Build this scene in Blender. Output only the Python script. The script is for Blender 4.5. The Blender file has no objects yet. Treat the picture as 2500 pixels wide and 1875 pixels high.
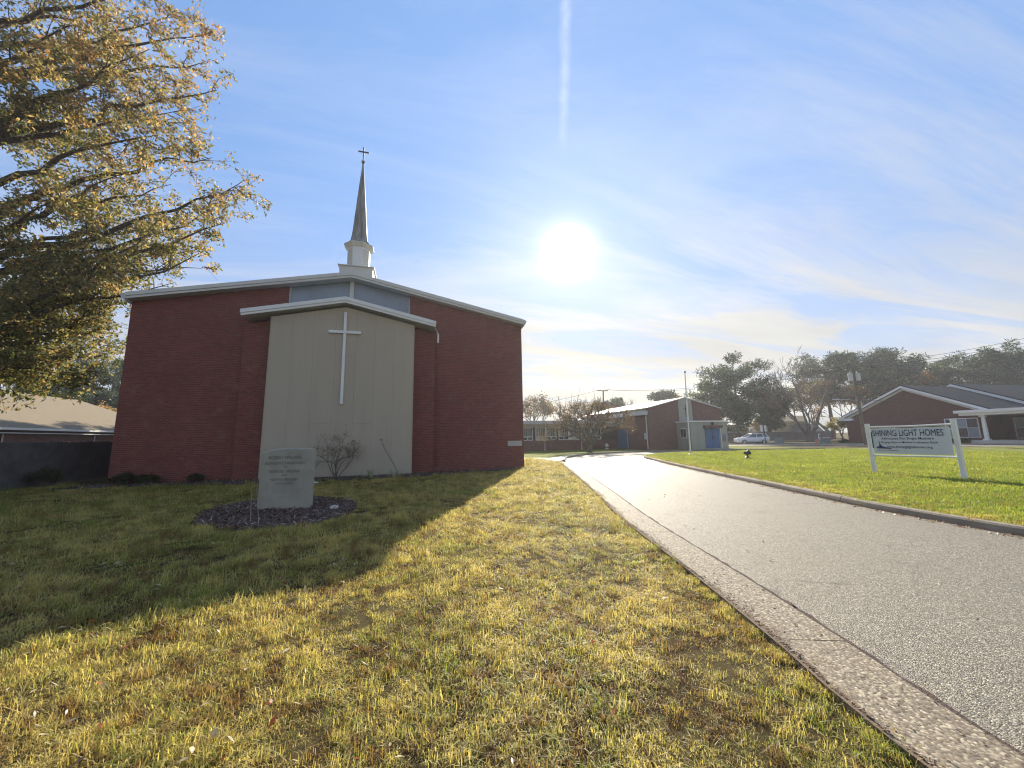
import bpy, bmesh, math, random
import numpy as np
from mathutils import Vector, Matrix, Quaternion
random.seed(7); RNG = np.random.default_rng(11)
SC = bpy.context.scene
COL = SC.collection
R = math.radians

# ------------------------------------------------------------------ camera
CAM_H, F_PX, PITCH, ROLL, YAW = 1.45, 900.0, .1463, -.018, .2661
_cy, _sy, _cp, _sp = math.cos(YAW), math.sin(YAW), math.cos(PITCH), math.sin(PITCH)
FWD = Vector((_sy*_cp, _cy*_cp, _sp)); _r0 = Vector((_cy, -_sy, 0)); _u0 = _r0.cross(FWD)
RT = math.cos(ROLL)*_r0 + math.sin(ROLL)*_u0
UP = -math.sin(ROLL)*_r0 + math.cos(ROLL)*_u0
CAMP = Vector((0, 0, CAM_H))
cd = bpy.data.cameras.new('camera'); cam = bpy.data.objects.new('camera', cd); COL.objects.link(cam)
cd.sensor_width = 36; cd.lens = 36*F_PX/2500; cd.clip_start = .05; cd.clip_end = 5000
m3 = Matrix((RT, UP, -FWD)).transposed(); cam.matrix_world = Matrix.Translation(CAMP) @ m3.to_4x4()
SC.camera = cam
# a pixel of the photograph (2500 x 1875) only gives a direction; the plane gives the distance
def ray(px, py): return ((px-1250)/F_PX)*RT + ((937.5-py)/F_PX)*UP + FWD
def at(px, py, z=0.): d = ray(px, py); return CAMP + d*((z-CAM_H)/d.z)
def atY(px, py, Y): d = ray(px, py); return CAMP + d*(Y/d.y)
def atX(px, py, X): d = ray(px, py); return CAMP + d*(X/d.x)
def atD(px, depth, z=0.):
    d = ray(px, 1060); h = Vector((d.x, d.y, 0)); p = h*depth; p.z = z; return p
def atDp(px, py, depth): return CAMP + ray(px, py)*depth

# ------------------------------------------------------------------ light
SUN_DIR = ray(1385, 615).normalized()
SUN_EL = math.asin(SUN_DIR.z); SUN_AZ = math.atan2(SUN_DIR.x, SUN_DIR.y)
sl = bpy.data.lights.new('sun', 'SUN'); sl.energy = 5.0; sl.angle = R(.6); sl.color = (1, .92, .77)
so = bpy.data.objects.new('sun', sl); COL.objects.link(so); so.rotation_euler = SUN_DIR.to_track_quat('Z', 'Y').to_euler()
so.location = SUN_DIR*400
SC.view_settings.view_transform = 'Standard'; SC.view_settings.look = 'None'
SC.view_settings.exposure = .93; SC.view_settings.gamma = 1; SC.view_settings.use_curve_mapping = False
SC.cycles.use_denoising = True; SC.cycles.filter_width = 1.15; SC.cycles.max_bounces = 7; SC.cycles.diffuse_bounces = 4; SC.cycles.volume_bounces = 0; SC.cycles.sample_clamp_indirect = 6
W = bpy.data.worlds.new('World'); SC.world = W; W.use_nodes = True

class NT:
    "small node-tree writer"
    def __init__(s, nt): s.nt = nt; nt.nodes.clear()
    def n(s, t, **k):
        nd = s.nt.nodes.new(t)
        for a, v in k.items():
            if a.startswith('i_'):
                key = a[2:]; key = int(key) if key.isdigit() else key.replace('_', ' ')
                s.set(nd.inputs[key], v)
            else: setattr(nd, a, v)
        return nd
    def set(s, sock, v):
        if isinstance(v, bpy.types.NodeSocket): s.nt.links.new(v, sock)
        elif isinstance(v, bpy.types.Node): s.nt.links.new(v.outputs[0], sock)
        else: sock.default_value = v
    def math(s, op, a, b=0., c=None, clamp=False):
        nd = s.n('ShaderNodeMath', operation=op, use_clamp=clamp); s.set(nd.inputs[0], a); s.set(nd.inputs[1], b)
        if c is not None: s.set(nd.inputs[2], c)
        return nd.outputs[0]
    def vmath(s, op, a, b=None):
        nd = s.n('ShaderNodeVectorMath', operation=op); s.set(nd.inputs[0], a)
        if b is not None: s.set(nd.inputs[1], b)
        return nd.outputs['Value'] if op in ('DOT_PRODUCT', 'LENGTH', 'DISTANCE') else nd.outputs[0]
    def mix(s, f, a, b, bt='MIX'):
        nd = s.n('ShaderNodeMix', data_type='RGBA', blend_type=bt); s.set(nd.inputs[0], f); s.set(nd.inputs[6], a); s.set(nd.inputs[7], b)
        return nd.outputs[2]
    def ramp(s, f, stops, interp='LINEAR'):
        nd = s.n('ShaderNodeValToRGB'); nd.color_ramp.interpolation = interp; s.set(nd.inputs[0], f); cr = nd.color_ramp
        while len(cr.elements) < len(stops): cr.elements.new(.5)
        for e, (p, c) in zip(cr.elements, stops):
            e.position = p; e.color = (c, c, c, 1) if isinstance(c, (int, float)) else (c[0], c[1], c[2], 1)
        return nd.outputs[0]
    def noise(s, vec, scale, detail=4., rough=.55, dist=0.):
        nd = s.n('ShaderNodeTexNoise'); s.set(nd.inputs['Vector'], vec); s.set(nd.inputs['Scale'], scale)
        nd.inputs['Detail'].default_value = detail; nd.inputs['Roughness'].default_value = rough; nd.inputs['Distortion'].default_value = dist
        return nd.outputs[0]

def c4(c): return (c[0], c[1], c[2], 1.)
def world():
    t = NT(W.node_tree)
    sky = t.n('ShaderNodeTexSky', sky_type='NISHITA', sun_disc=False, sun_elevation=SUN_EL, sun_rotation=SUN_AZ,
              altitude=0, air_density=1.0, dust_density=.5, ozone_density=1.6)
    co = t.n('ShaderNodeTexCoord').outputs['Generated']
    sep = t.n('ShaderNodeSeparateXYZ', i_0=co)
    x, y, z = sep.outputs
    zz = t.math('MAXIMUM', z, .0)
    # high thin cloud on a flat layer: direction projected onto a plane above
    den = t.math('ADD', zz, .11)
    pl = t.n('ShaderNodeCombineXYZ', i_0=t.math('DIVIDE', x, den), i_1=t.math('DIVIDE', y, den), i_2=0.)
    mp = t.n('ShaderNodeMapping', i_Vector=pl.outputs[0], i_Rotation=(0, 0, R(28)), i_Scale=(.42, 1.9, 1))
    n1 = t.noise(mp.outputs[0], .9, 9, .66, 1.1)
    mp2 = t.n('ShaderNodeMapping', i_Vector=pl.outputs[0], i_Rotation=(0, 0, R(-12)), i_Scale=(.25, .55, 1), i_Location=(3.1, 1.2, 0))
    n2 = t.noise(mp2.outputs[0], .9, 5, .55, .4)
    wisps = t.math('MULTIPLY', t.ramp(n1, [(.42, 0.), (.66, 1.)]), t.ramp(n2, [(.34, .2), (.60, 1.)]))
    low = t.ramp(zz, [(0., 1.), (.16, .8), (.36, .34), (.7, .16)])
    cov = t.math('MULTIPLY', wisps, t.math('ADD', t.math('MULTIPLY', low, .95), .55), clamp=True)
    veil = t.ramp(zz, [(0., .88), (.10, .66), (.25, .30), (.5, .06)])
    cov = t.math('MINIMUM', t.math('ADD', cov, veil), .92)
    sd = t.vmath('DOT_PRODUCT', co, tuple(SUN_DIR)); sdp = t.math('MAXIMUM', sd, 0.)
    # cloud brightness: white, forward scattering near the sun, a little grey where thick
    fs = t.math('ADD', t.math('MULTIPLY', t.math('POWER', sdp, 10.), 1.2), 5.6)
    thick = t.ramp(n2, [(.36, 1.08), (.62, .74)])
    cb = t.math('MULTIPLY', fs, thick)
    warm = t.math('MULTIPLY', low, t.math('POWER', sdp, 3.))
    cloudc = t.mix(warm, (.90, .95, 1.08, 1), (1.16, 1.03, .70, 1))
    cloud = t.vmath('SCALE', cloudc); cloud.node.inputs['Scale'].default_value = 1; t.set(cloud.node.inputs['Scale'], cb)
    # even the clear part is a pale, slightly milky blue
    milk = t.math('ADD', .07, t.math('MULTIPLY', t.math('POWER', t.math('MULTIPLY', t.math('ADD', sd, 1.), .5), 1.5), .53))
    skc = t.mix(1., sky.outputs[0], (1.04, 1.02, 1.10, 1), 'MULTIPLY')
    skc = t.mix(1., skc, t.mix(1., (1, 1, 1, 1), t.mix(1., skc, (.10, .10, .10, 1), 'MULTIPLY'), 'ADD'), 'DIVIDE')
    base = t.mix(milk, skc, (1.55, 3.75, 8.3, 1))
    col = t.mix(cov, base, cloud)
    # a short vapour trail high above the sun
    a0 = ray(1383, -60).normalized(); a1 = ray(1376, 270).normalized(); nrm = a0.cross(a1).normalized(); mid = ((a0+a1)/2).normalized()
    wob = t.math('MULTIPLY', t.math('SUBTRACT', t.noise(co, 26., 3), .5), .012)
    dist = t.math('ABSOLUTE', t.math('ADD', t.vmath('DOT_PRODUCT', co, tuple(nrm)), wob))
    band = t.ramp(t.math('DIVIDE', dist, .014), [(0., 1.), (.35, .75), (1., 0.)])
    rng = t.ramp(t.vmath('DOT_PRODUCT', co, tuple(mid)), [(math.cos(R(10.5)), 0.), (math.cos(R(4)), 1.)])
    tr = t.math('MULTIPLY', t.math('MULTIPLY', band, rng), t.math('MULTIPLY', t.noise(co, 40., 3), .55))
    col = t.mix(tr, col, (6.6, 7.0, 7.6, 1))
    # light scattered forward around the sun by the thin cloud
    glow = t.math('ADD', t.math('MULTIPLY', t.math('POWER', sdp, 40.), .7),
                  t.math('ADD', t.math('MULTIPLY', t.math('POWER', sdp, 600.), 5.), t.math('MULTIPLY', t.math('POWER', sdp, 2600.), 90.)))
    gl = t.vmath('SCALE', (1.0, .97, .86)); t.set(gl.node.inputs['Scale'], glow)
    col = t.mix(1., col, gl, 'ADD')
    bg = t.n('ShaderNodeBackground', i_Color=col, i_Strength=.080)
    t.n('ShaderNodeOutputWorld', i_Surface=bg)
world()

# ------------------------------------------------------------------ materials
MATS = {}
def newmat(name):
    m = bpy.data.materials.new(name); m.use_nodes = True; MATS[name] = m
    return m, NT(m.node_tree)
def fin(t, col, rough=.7, bump=None, bstr=.3, bdist=.01, metal=0., spec=.5, trans=0., sub=None):
    p = t.n('ShaderNodeBsdfPrincipled'); t.set(p.inputs['Base Color'], col); t.set(p.inputs['Roughness'], rough)
    p.inputs['Metallic'].default_value = metal; t.set(p.inputs['Specular IOR Level'], spec)
    if bump is not None:
        b = t.n('ShaderNodeBump', i_Height=bump); b.inputs['Strength'].default_value = bstr; b.inputs['Distance'].default_value = bdist
        t.set(p.inputs['Normal'], b)
    t.n('ShaderNodeOutputMaterial', i_Surface=p); return p
def pos(t): return t.n('ShaderNodeNewGeometry').outputs['Position']
def M(name, col, rough=.7, var=.25, scale=3., fine=40., bstr=.15, bdist=.006, metal=0., spec=.5, col2=None):
    "plain surface with broad mottling and fine grain"
    if name in MATS: return MATS[name]
    m, t = newmat(name); P = pos(t)
    a = t.noise(P, scale, 5, .6); b = t.noise(P, fine, 3, .6)
    f = t.math('ADD', t.math('MULTIPLY', a, .7), t.math('MULTIPLY', b, .3))
    f = t.ramp(f, [(.3, 0.), (.7, 1.)])
    lo = tuple(x*(1-var) for x in col); hi = tuple(min(1, x*(1+var)) for x in (col2 or col))
    fin(t, t.mix(f, c4(lo), c4(hi)), rough, b, bstr, bdist, metal, spec); return m
def M_brick(name, c1, c2, mortar, axis='X', bw=.203, rh=.072, mort=.011, dirt=.3):
    m, t = newmat(name); P = pos(t); s = t.n('ShaderNodeSeparateXYZ', i_0=P)
    u = t.math('ADD', s.outputs[0], s.outputs[1]) if axis == 'X' else t.math('SUBTRACT', s.outputs[0], s.outputs[1])
    v = t.n('ShaderNodeCombineXYZ', i_0=u, i_1=s.outputs[2], i_2=0.)
    b = t.n('ShaderNodeTexBrick', offset=.5, squash=1., i_Vector=v.outputs[0], i_Color1=c4(c1), i_Color2=c4(c2), i_Mortar=c4(mortar), i_Scale=1.)
    b.inputs['Mortar Size'].default_value = mort/2; b.inputs['Mortar Smooth'].default_value = .2; b.inputs['Bias'].default_value = -.1
    b.inputs['Brick Width'].default_value = bw; b.inputs['Row Height'].default_value = rh
    n = t.noise(P, .55, 5, .6); n2 = t.noise(P, 22., 4, .6)
    col = t.mix(t.math('MULTIPLY', t.ramp(n, [(.35, 0.), (.75, 1.)]), dirt), b.outputs[0], c4(tuple(x*.45 for x in c1)))
    col = t.mix(t.math('MULTIPLY', n2, .35), col, c4(tuple(x*.7 for x in c2)))
    mp = t.n('ShaderNodeMapping', i_Vector=P, i_Scale=(1.3, 1.3, .12)); st = t.noise(mp.outputs[0], 1.2, 6, .65)
    col = t.mix(t.math('MULTIPLY', t.ramp(st, [(.50, 0.), (.72, 1.)]), .38), col, c4(tuple(x*.55+.03 for x in c1)))
    pt = t.noise(P, 3.2, 3, .5); col = t.mix(t.math('MULTIPLY', t.ramp(pt, [(.55, 0.), (.75, 1.)]), .22), col, c4((mortar[0]*1.1, mortar[1]*1.05, mortar[2])))
    h = t.math('ADD', t.math('MULTIPLY', b.outputs['Fac'], -1.), t.math('MULTIPLY', n2, .3))
    fin(t, col, .88, h, .55, .006, spec=.3); return m
def M_leaf(name, col, var=.35, tl=.5, rough=.5, scale=.9):
    "thin leaf or blade: diffuse plus light passing through"
    m, t = newmat(name); P = pos(t)
    rnd = t.n('ShaderNodeNewGeometry').outputs['Random Per Island']
    f = t.math('ADD', t.math('MULTIPLY', rnd, .6), t.math('MULTIPLY', t.noise(P, scale, 3), .5))
    lo = tuple(x*(1-var) for x in col); hi = tuple(x*(1+var) for x in col)
    c = t.mix(f, c4(lo), c4(hi))
    p = t.n('ShaderNodeBsdfPrincipled', i_Base_Color=c, i_Roughness=rough); p.inputs['Specular IOR Level'].default_value = .35
    tr = t.n('ShaderNodeBsdfTranslucent', i_Color=t.mix(1., c, (1.25, 1.15, .75, 1), 'MULTIPLY'))
    mx = t.n('ShaderNodeMixShader', i_0=tl); t.set(mx.inputs[1], p); t.set(mx.inputs[2], tr)
    t.n('ShaderNodeOutputMaterial', i_Surface=mx); return m

def grass_colour(t, P, green, straw, brown, kg=.5, rnd=None):
    n1 = t.noise(P, .55, 4, .6); n2 = t.noise(P, 2.3, 4, .6); n3 = t.noise(P, 9., 3, .6)
    a = t.math('ADD', t.math('MULTIPLY', n1, .55), t.math('MULTIPLY', n2, .45))
    if rnd is not None: a = t.math('ADD', a, t.math('MULTIPLY', t.math('SUBTRACT', rnd, .5), .42))
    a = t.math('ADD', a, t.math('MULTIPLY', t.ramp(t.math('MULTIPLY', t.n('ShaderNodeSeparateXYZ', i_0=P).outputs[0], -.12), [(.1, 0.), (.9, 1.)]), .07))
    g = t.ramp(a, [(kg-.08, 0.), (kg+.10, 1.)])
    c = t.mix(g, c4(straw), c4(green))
    b = t.ramp(t.math('ADD', t.math('MULTIPLY', n2, .5), t.math('MULTIPLY', n3, .5)), [(.47, 0.), (.60, 1.)])
    return t.mix(t.math('MULTIPLY', b, .85), c, c4(brown))
def M_blade(name, green, straw, brown, kg, tl=.5):
    m, t = newmat(name); P = pos(t); rnd = t.n('ShaderNodeNewGeometry').outputs['Random Per Island']
    orn = t.n('ShaderNodeObjectInfo').outputs['Random']
    r = t.math('ADD', t.math('MULTIPLY', rnd, .6), t.math('MULTIPLY', orn, .4))
    c = grass_colour(t, P, green, straw, brown, kg, r)
    p = t.n('ShaderNodeBsdfPrincipled', i_Base_Color=c, i_Roughness=.5); p.inputs['Specular IOR Level'].default_value = .4
    tr = t.n('ShaderNodeBsdfTranslucent', i_Color=t.mix(1., c, (1.22, 1.2, .78, 1), 'MULTIPLY'))
    mx = t.n('ShaderNodeMixShader', i_0=tl); t.set(mx.inputs[1], p); t.set(mx.inputs[2], tr)
    t.n('ShaderNodeOutputMaterial', i_Surface=mx); return m
def M_soil(name, green, straw, brown, kg, bright=.8):
    m, t = newmat(name); P = pos(t); c = grass_colour(t, P, tuple(bright*x for x in green), tuple(bright*x for x in straw), tuple(bright*x for x in brown), kg)
    n = t.noise(P, 60., 4, .7); n2 = t.noise(P, 260., 2, .6)
    c = t.mix(t.math('MULTIPLY', t.ramp(n, [(.4, 0.), (.7, 1.)]), .6), c, c4(tuple(x*.35 for x in brown)))
    fin(t, c, .95, t.math('ADD', n, t.math('MULTIPLY', n2, .5)), .8, .02, spec=.1); return m

def M_asphalt():
    m, t = newmat('asphalt'); P = pos(t)
    g = t.noise(P, 150., 3, .7); br = t.noise(P, .45, 5, .6); mid = t.noise(P, 5., 5, .65)
    vor = t.n('ShaderNodeTexVoronoi', i_Vector=P, i_Scale=150.); ag = vor.outputs['Color']
    agv = t.n('ShaderNodeSeparateColor', i_0=ag).outputs[0]
    stone = t.ramp(agv, [(0., (.05, .045, .038)), (.5, (.175, .15, .115)), (.8, (.34, .295, .225)), (1., (.66, .585, .45))])
    c = t.mix(t.math('MULTIPLY', t.ramp(br, [(.35, 0.), (.7, 1.)]), .4), stone, (.21, .18, .14, 1))
    c = t.mix(t.math('MULTIPLY', t.ramp(mid, [(.55, 0.), (.75, 1.)]), .35), c, (.08, .076, .068, 1))
    vc = t.n('ShaderNodeTexVoronoi', feature='DISTANCE_TO_EDGE', i_Vector=t.mix(.06, P, t.n('ShaderNodeTexNoise', i_Vector=P, i_Scale=1.5).outputs[1], 'ADD'), i_Scale=.28)
    crk = t.math('MULTIPLY', t.ramp(vc.outputs[0], [(0., 1.), (.006, 0.)]), t.ramp(t.noise(P, .3, 3), [(.5, 0.), (.6, 1.)]))
    c = t.mix(t.math('MULTIPLY', crk, .7), c, (.03, .028, .025, 1))
    sp2 = t.noise(P, .9, 4, .6); c = t.mix(t.math('MULTIPLY', t.ramp(sp2, [(.60, 0.), (.72, 1.)]), .35), c, (.07, .064, .056, 1))
    rough = t.math('ADD', .52, t.math('MULTIPLY', g, .22))
    h = t.math('ADD', t.math('MULTIPLY', vor.outputs['Distance'], -1.2), t.math('MULTIPLY', g, .6))
    p = fin(t, c, rough, h, .8, .006, spec=.30); p.inputs['Specular Tint'].default_value = (1, .86, .66, 1); return m
def M_aggregate():
    m, t = newmat('exposed_aggregate'); P = pos(t)
    vor = t.n('ShaderNodeTexVoronoi', i_Vector=P, i_Scale=74.); agv = t.n('ShaderNodeSeparateColor', i_0=vor.outputs['Color']).outputs[0]
    n = t.noise(P, 2.2, 5, .65); g = t.noise(P, 120., 3)
    stone = t.ramp(agv, [(0., (.075, .055, .034)), (.35, (.18, .138, .085)), (.7, (.30, .24, .155)), (1., (.58, .49, .35))])
    c = t.mix(t.math('MULTIPLY', t.ramp(vor.outputs['Distance'], [(.35, 0.), (.8, 1.)]), .7), stone, (.20, .165, .13, 1))
    c = t.mix(t.math('MULTIPLY', t.ramp(n, [(.45, 0.), (.7, 1.)]), .6), c, (.20, .155, .105, 1))
    h = t.math('ADD', t.math('MULTIPLY', vor.outputs['Distance'], -1.), t.math('MULTIPLY', g, .5))
    fin(t, c, .75, h, .5, .004, spec=.25); return m
def M_shingle(name, c, vert='Z'):
    m, t = newmat(name); P = pos(t); s = t.n('ShaderNodeSeparateXYZ', i_0=P)
    row = t.math('FRACT', t.math('MULTIPLY', s.outputs[2], 9.)); n = t.noise(P, 6., 5, .65); n2 = t.noise(P, 1., 4)
    cc = t.mix(n, c4(tuple(x*.65 for x in c)), c4(tuple(x*1.3 for x in c)))
    cc = t.mix(t.math('MULTIPLY', t.ramp(row, [(0., 1.), (.16, 0.)]), .45), cc, c4(tuple(x*.4 for x in c)))
    cc = t.mix(t.math('MULTIPLY', n2, .3), cc, c4(tuple(x*.6 for x in c)))
    fin(t, cc, .9, n, .4, .01, spec=.2); return m
def M_glass(name, tint=(.05, .07, .08), rough=.08):
    m, t = newmat(name); P = pos(t); n = t.noise(P, 1.6, 3)
    fin(t, t.mix(n, c4(tuple(x*.6 for x in tint)), c4(tuple(x*1.4 for x in tint))), rough, n, .05, .02, spec=.8); return m
def M_stucco(name, c, stain=.35):
    m, t = newmat(name); P = pos(t)
    mp = t.n('ShaderNodeMapping', i_Vector=P, i_Scale=(1.6, 1.6, .16)); st = t.noise(mp.outputs[0], 1.5, 5, .6)
    n = t.noise(P, .9, 5, .6); g = t.noise(P, 130., 3, .7); oi = t.n('ShaderNodeObjectInfo').outputs['Random']
    cc = t.mix(t.math('MULTIPLY', t.ramp(st, [(.42, 0.), (.72, 1.)]), stain), c4(c), c4(tuple(x*.62 for x in c)))
    cc = t.mix(t.math('MULTIPLY', n, .3), cc, c4((c[0]*.84, c[1]*.82, c[2]*.82)))
    cc = t.mix(t.math('MULTIPLY', oi, .22), cc, c4(tuple(x*.72 for x in c)))
    cc = t.mix(t.math('MULTIPLY', g, .18), cc, c4(tuple(x*.6 for x in c)))
    fin(t, cc, .9, g, .35, .004, spec=.25); return m
def M_bark(name, c):
    m, t = newmat(name); P = pos(t); mp = t.n('ShaderNodeMapping', i_Vector=P, i_Scale=(9, 9, 1.6)); n = t.noise(mp.outputs[0], 1.6, 6, .7)
    fin(t, t.mix(t.ramp(n, [(.35, 0.), (.7, 1.)]), c4(tuple(x*.5 for x in c)), c4(tuple(x*1.4 for x in c))), .95, n, .8, .03, spec=.15); return m
def M_spire():
    m, t = newmat('weathered_copper_spire'); P = pos(t)
    mp = t.n('ShaderNodeMapping', i_Vector=P, i_Scale=(5, 5, .5)); n = t.noise(mp.outputs[0], 1.4, 6, .65); g = t.noise(P, 30., 3)
    c = t.mix(t.ramp(n, [(.35, 0.), (.68, 1.)]), (.10, .10, .095, 1), (.42, .41, .36, 1)); c = t.mix(t.math('MULTIPLY', g, .3), c, (.17, .15, .12, 1))
    fin(t, c, .6, g, .2, .01); return m

GREEN, STRAW, BROWN = (.20, .27, .045), (.66, .54, .21), (.27, .145, .06)
GREEN2, STRAW2, BROWN2 = (.20, .275, .030), (.46, .46, .10), (.30, .25, .08)
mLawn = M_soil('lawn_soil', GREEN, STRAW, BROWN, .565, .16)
mIsle = M_soil('island_soil', GREEN2, STRAW2, BROWN2, .44, .72)
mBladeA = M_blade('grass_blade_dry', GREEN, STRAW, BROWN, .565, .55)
mBladeB = M_blade('grass_blade_green', GREEN2, STRAW2, BROWN2, .42, .55)
mAsph = M_asphalt(); mAgg = M_aggregate()
mConc = M('concrete', (.46, .43, .38), .8, .2, 1.2, 70., .3, .004)
mKerb = M('kerb_concrete', (.25, .205, .15), .85, .35, 2.2, 60., .5, .006)
mBrick = M_brick('church_brick', (.275, .074, .052), (.175, .050, .038), (.26, .19, .165))
mBrickH = M_brick('hall_brick', (.25, .115, .085), (.17, .08, .06), (.27, .23, .20))
mBrickR = M_brick('house_brick', (.17, .06, .048), (.12, .042, .035), (.19, .15, .13))
mStucco = M_stucco('stucco_panel', (.52, .445, .335), .22)
mStuccoH = M_stucco('hall_stucco', (.42, .41, .34))
mWhite = M('white_paint', (.80, .79, .75), .5, .08, 1.5, 30., .1)
mTrim = M('cream_trim', (.66, .64, .58), .55, .12, 1.5, 30., .1)
mGreyT = M('grey_metal_trim', (.52, .53, .52), .45, .12, 1.2, 25., .1)
mRoof = M_shingle('grey_shingle', (.20, .19, .18)); mRoofTan = M_shingle('tan_shingle', (.25, .20, .135)); mRoofDark = M_shingle('charcoal_shingle', (.022, .028, .036))
mGlass = M_glass('window_glass', (.06, .075, .085), .1); mFrost = M('frosted_glazing', (.27, .31, .36), .28, .25, .5, 20., .05)
mCurtain = M('curtain_cloth', (.55, .56, .50), .9, .2, 5., 60.)
mBlue = M('blue_door_paint', (.055, .13, .27), .5, .2, 1.5, 40.)
mDark = M('dark_metal', (.035, .035, .038), .5, .3); mSpire = M_spire()
mStone = M('granite', (.35, .325, .255), .8, .22, 3., 160., .5, .004)
mEngr = M('engraved_shadow', (.17, .157, .122), .9, .2)
mBark = M_bark('oak_bark', (.10, .078, .058)); mBarkP = M_bark('pine_bark', (.15, .10, .07)); mBarkG = M_bark('grey_bark', (.20, .165, .13))
mPoleW = M_bark('weathered_pole', (.20, .165, .13)); mFence = M('fence_wood', (.13, .12, .11), .9, .35, 1.8, 45., .5, .006)
mFenceF = M('far_fence_wood', (.19, .155, .135), .9, .3, .8, 20.)
mMulch = M('mulch', (.075, .045, .035), .95, .4, 4., 60., .8, .02)
mNavy = M('navy_print', (.02, .028, .10), .5, .1); mBanner = M('banner_vinyl', (.62, .66, .70), .45, .06, 1.2, 8., .05)
mCarW = M('car_white_paint', (.74, .75, .78), .25, .04, 1., 6., .02, spec=.7); mTyre = M('tyre_rubber', (.025, .025, .027), .8, .2)
mRim = M('wheel_rim', (.35, .36, .38), .35, .1, metal=.6); mOrange = M('orange_paint', (.60, .10, .03), .5, .15); mRed = M('tail_lamp_red', (.35, .02, .02), .25, .1)
mCream = M('cream_siding', (.52, .47, .30), .7, .15, .6, 8.); mShed = M('pale_blue_siding', (.50, .55, .56), .7, .12, .6, 8.)
mBox = M('green_utility_box', (.20, .24, .22), .6, .15); mRock = M('pale_rock', (.52, .49, .43), .85, .2, 9., 60., .6, .01)

# ------------------------------------------------------------------ mesh helpers
class MB:
    def __init__(s): s.v = []; s.f = []
    def add(s, vs, fs): b = len(s.v); s.v += [tuple(v) for v in vs]; s.f += [tuple(i+b for i in f) for f in fs]; return s
    def box(s, a, b):
        x0, x1 = sorted((a[0], b[0])); y0, y1 = sorted((a[1], b[1])); z0, z1 = sorted((a[2], b[2]))
        return s.add([(x0,y0,z0),(x1,y0,z0),(x1,y1,z0),(x0,y1,z0),(x0,y0,z1),(x1,y0,z1),(x1,y1,z1),(x0,y1,z1)],
                     [(3,2,1,0),(4,5,6,7),(0,1,5,4),(1,2,6,5),(2,3,7,6),(3,0,4,7)])
    def hexa(s, q, d):
        "slab: quad/polygon q extruded by vector d"
        n = len(q); d = Vector(d); a = [Vector(p) for p in q]; b = [p+d for p in a]
        fs = [tuple(range(n))[::-1], tuple(range(n, 2*n))] + [(i, (i+1) % n, n+(i+1) % n, n+i) for i in range(n)]
        return s.add(a+b, fs)
    def xz(s, poly, y0, y1): return s.hexa([(x, y0, z) for x, z in poly], (0, y1-y0, 0))
    def yz(s, poly, x0, x1): return s.hexa([(x0, y, z) for y, z in poly], (x1-x0, 0, 0))
    def xy(s, poly, z0, z1): return s.hexa([(x, y, z0) for x, y in poly], (0, 0, z1-z0))
    def tube(s, pts, rad, n=8, cap=True):
        pts = [Vector(p) for p in pts]; rad = rad if hasattr(rad, '__len__') else [rad]*len(pts); b = len(s.v); ref = None
        for i, p in enumerate(pts):
            tg = (pts[min(i+1, len(pts)-1)]-pts[max(i-1, 0)])
            tg = tg.normalized() if tg.length > 1e-9 else Vector((0, 0, 1))
            if ref is None: ref = Vector((0, 1, 0)) if abs(tg.y) < .9 else Vector((1, 0, 0))
            a = tg.cross(ref).normalized(); c = tg.cross(a); ref = c.cross(tg) if False else -c if False else ref
            for k in range(n):
                th = 2*math.pi*k/n; s.v.append(tuple(p+(a*math.cos(th)+c*math.sin(th))*rad[i]))
        for i in range(len(pts)-1):
            for k in range(n):
                k2 = (k+1) % n; s.f.append((b+i*n+k, b+i*n+k2, b+(i+1)*n+k2, b+(i+1)*n+k))
        if cap and n > 2: s.f.append(tuple(b+k for k in range(n))[::-1]); s.f.append(tuple(b+(len(pts)-1)*n+k for k in range(n)))
        return s
    def lathe(s, prof, c, n=16, rot=0.):
        b = len(s.v)
        for r, z in prof:
            for k in range(n):
                th = rot+2*math.pi*k/n; s.v.append((c[0]+r*math.cos(th), c[1]+r*math.sin(th), c[2]+z))
        for i in range(len(prof)-1):
            for k in range(n):
                k2 = (k+1) % n; s.f.append((b+i*n+k, b+i*n+k2, b+(i+1)*n+k2, b+(i+1)*n+k))
        s.f.append(tuple(b+k for k in range(n))[::-1]); s.f.append(tuple(b+(len(prof)-1)*n+k for k in range(n)))
        return s
    def build(s, name, mat, parent=None, bevel=0., smooth=False, kind=None):
        o0 = root_loc(parent); me = bpy.data.meshes.new(name)
        me.from_pydata([(v[0]-o0[0], v[1]-o0[1], v[2]-o0[2]) for v in s.v], [], s.f)
        if bevel:
            bm = bmesh.new(); bm.from_mesh(me); bmesh.ops.bevel(bm, geom=list(bm.edges), offset=bevel, segments=1, affect='EDGES'); bm.to_mesh(me); bm.free()
        me.materials.append(mat)
        if smooth: me.polygons.foreach_set('use_smooth', [True]*len(me.polygons))
        o = bpy.data.objects.new(name, me); COL.objects.link(o)
        if parent: o.parent = parent
        if kind: o['kind'] = kind
        return o
def root_loc(o):
    p = Vector((0, 0, 0))
    while o is not None: p = p+o.location; o = o.parent
    return p
def thing(name, label, cat, loc=(0, 0, 0), group=None):
    o = bpy.data.objects.new(name, None); COL.objects.link(o); o.location = loc; o.empty_display_size = .3
    o['label'] = label; o['category'] = cat
    if group: o['group'] = group
    return o
def tag(o, label, cat, group=None):
    o['label'] = label; o['category'] = cat
    if group: o['group'] = group
    return o
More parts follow.
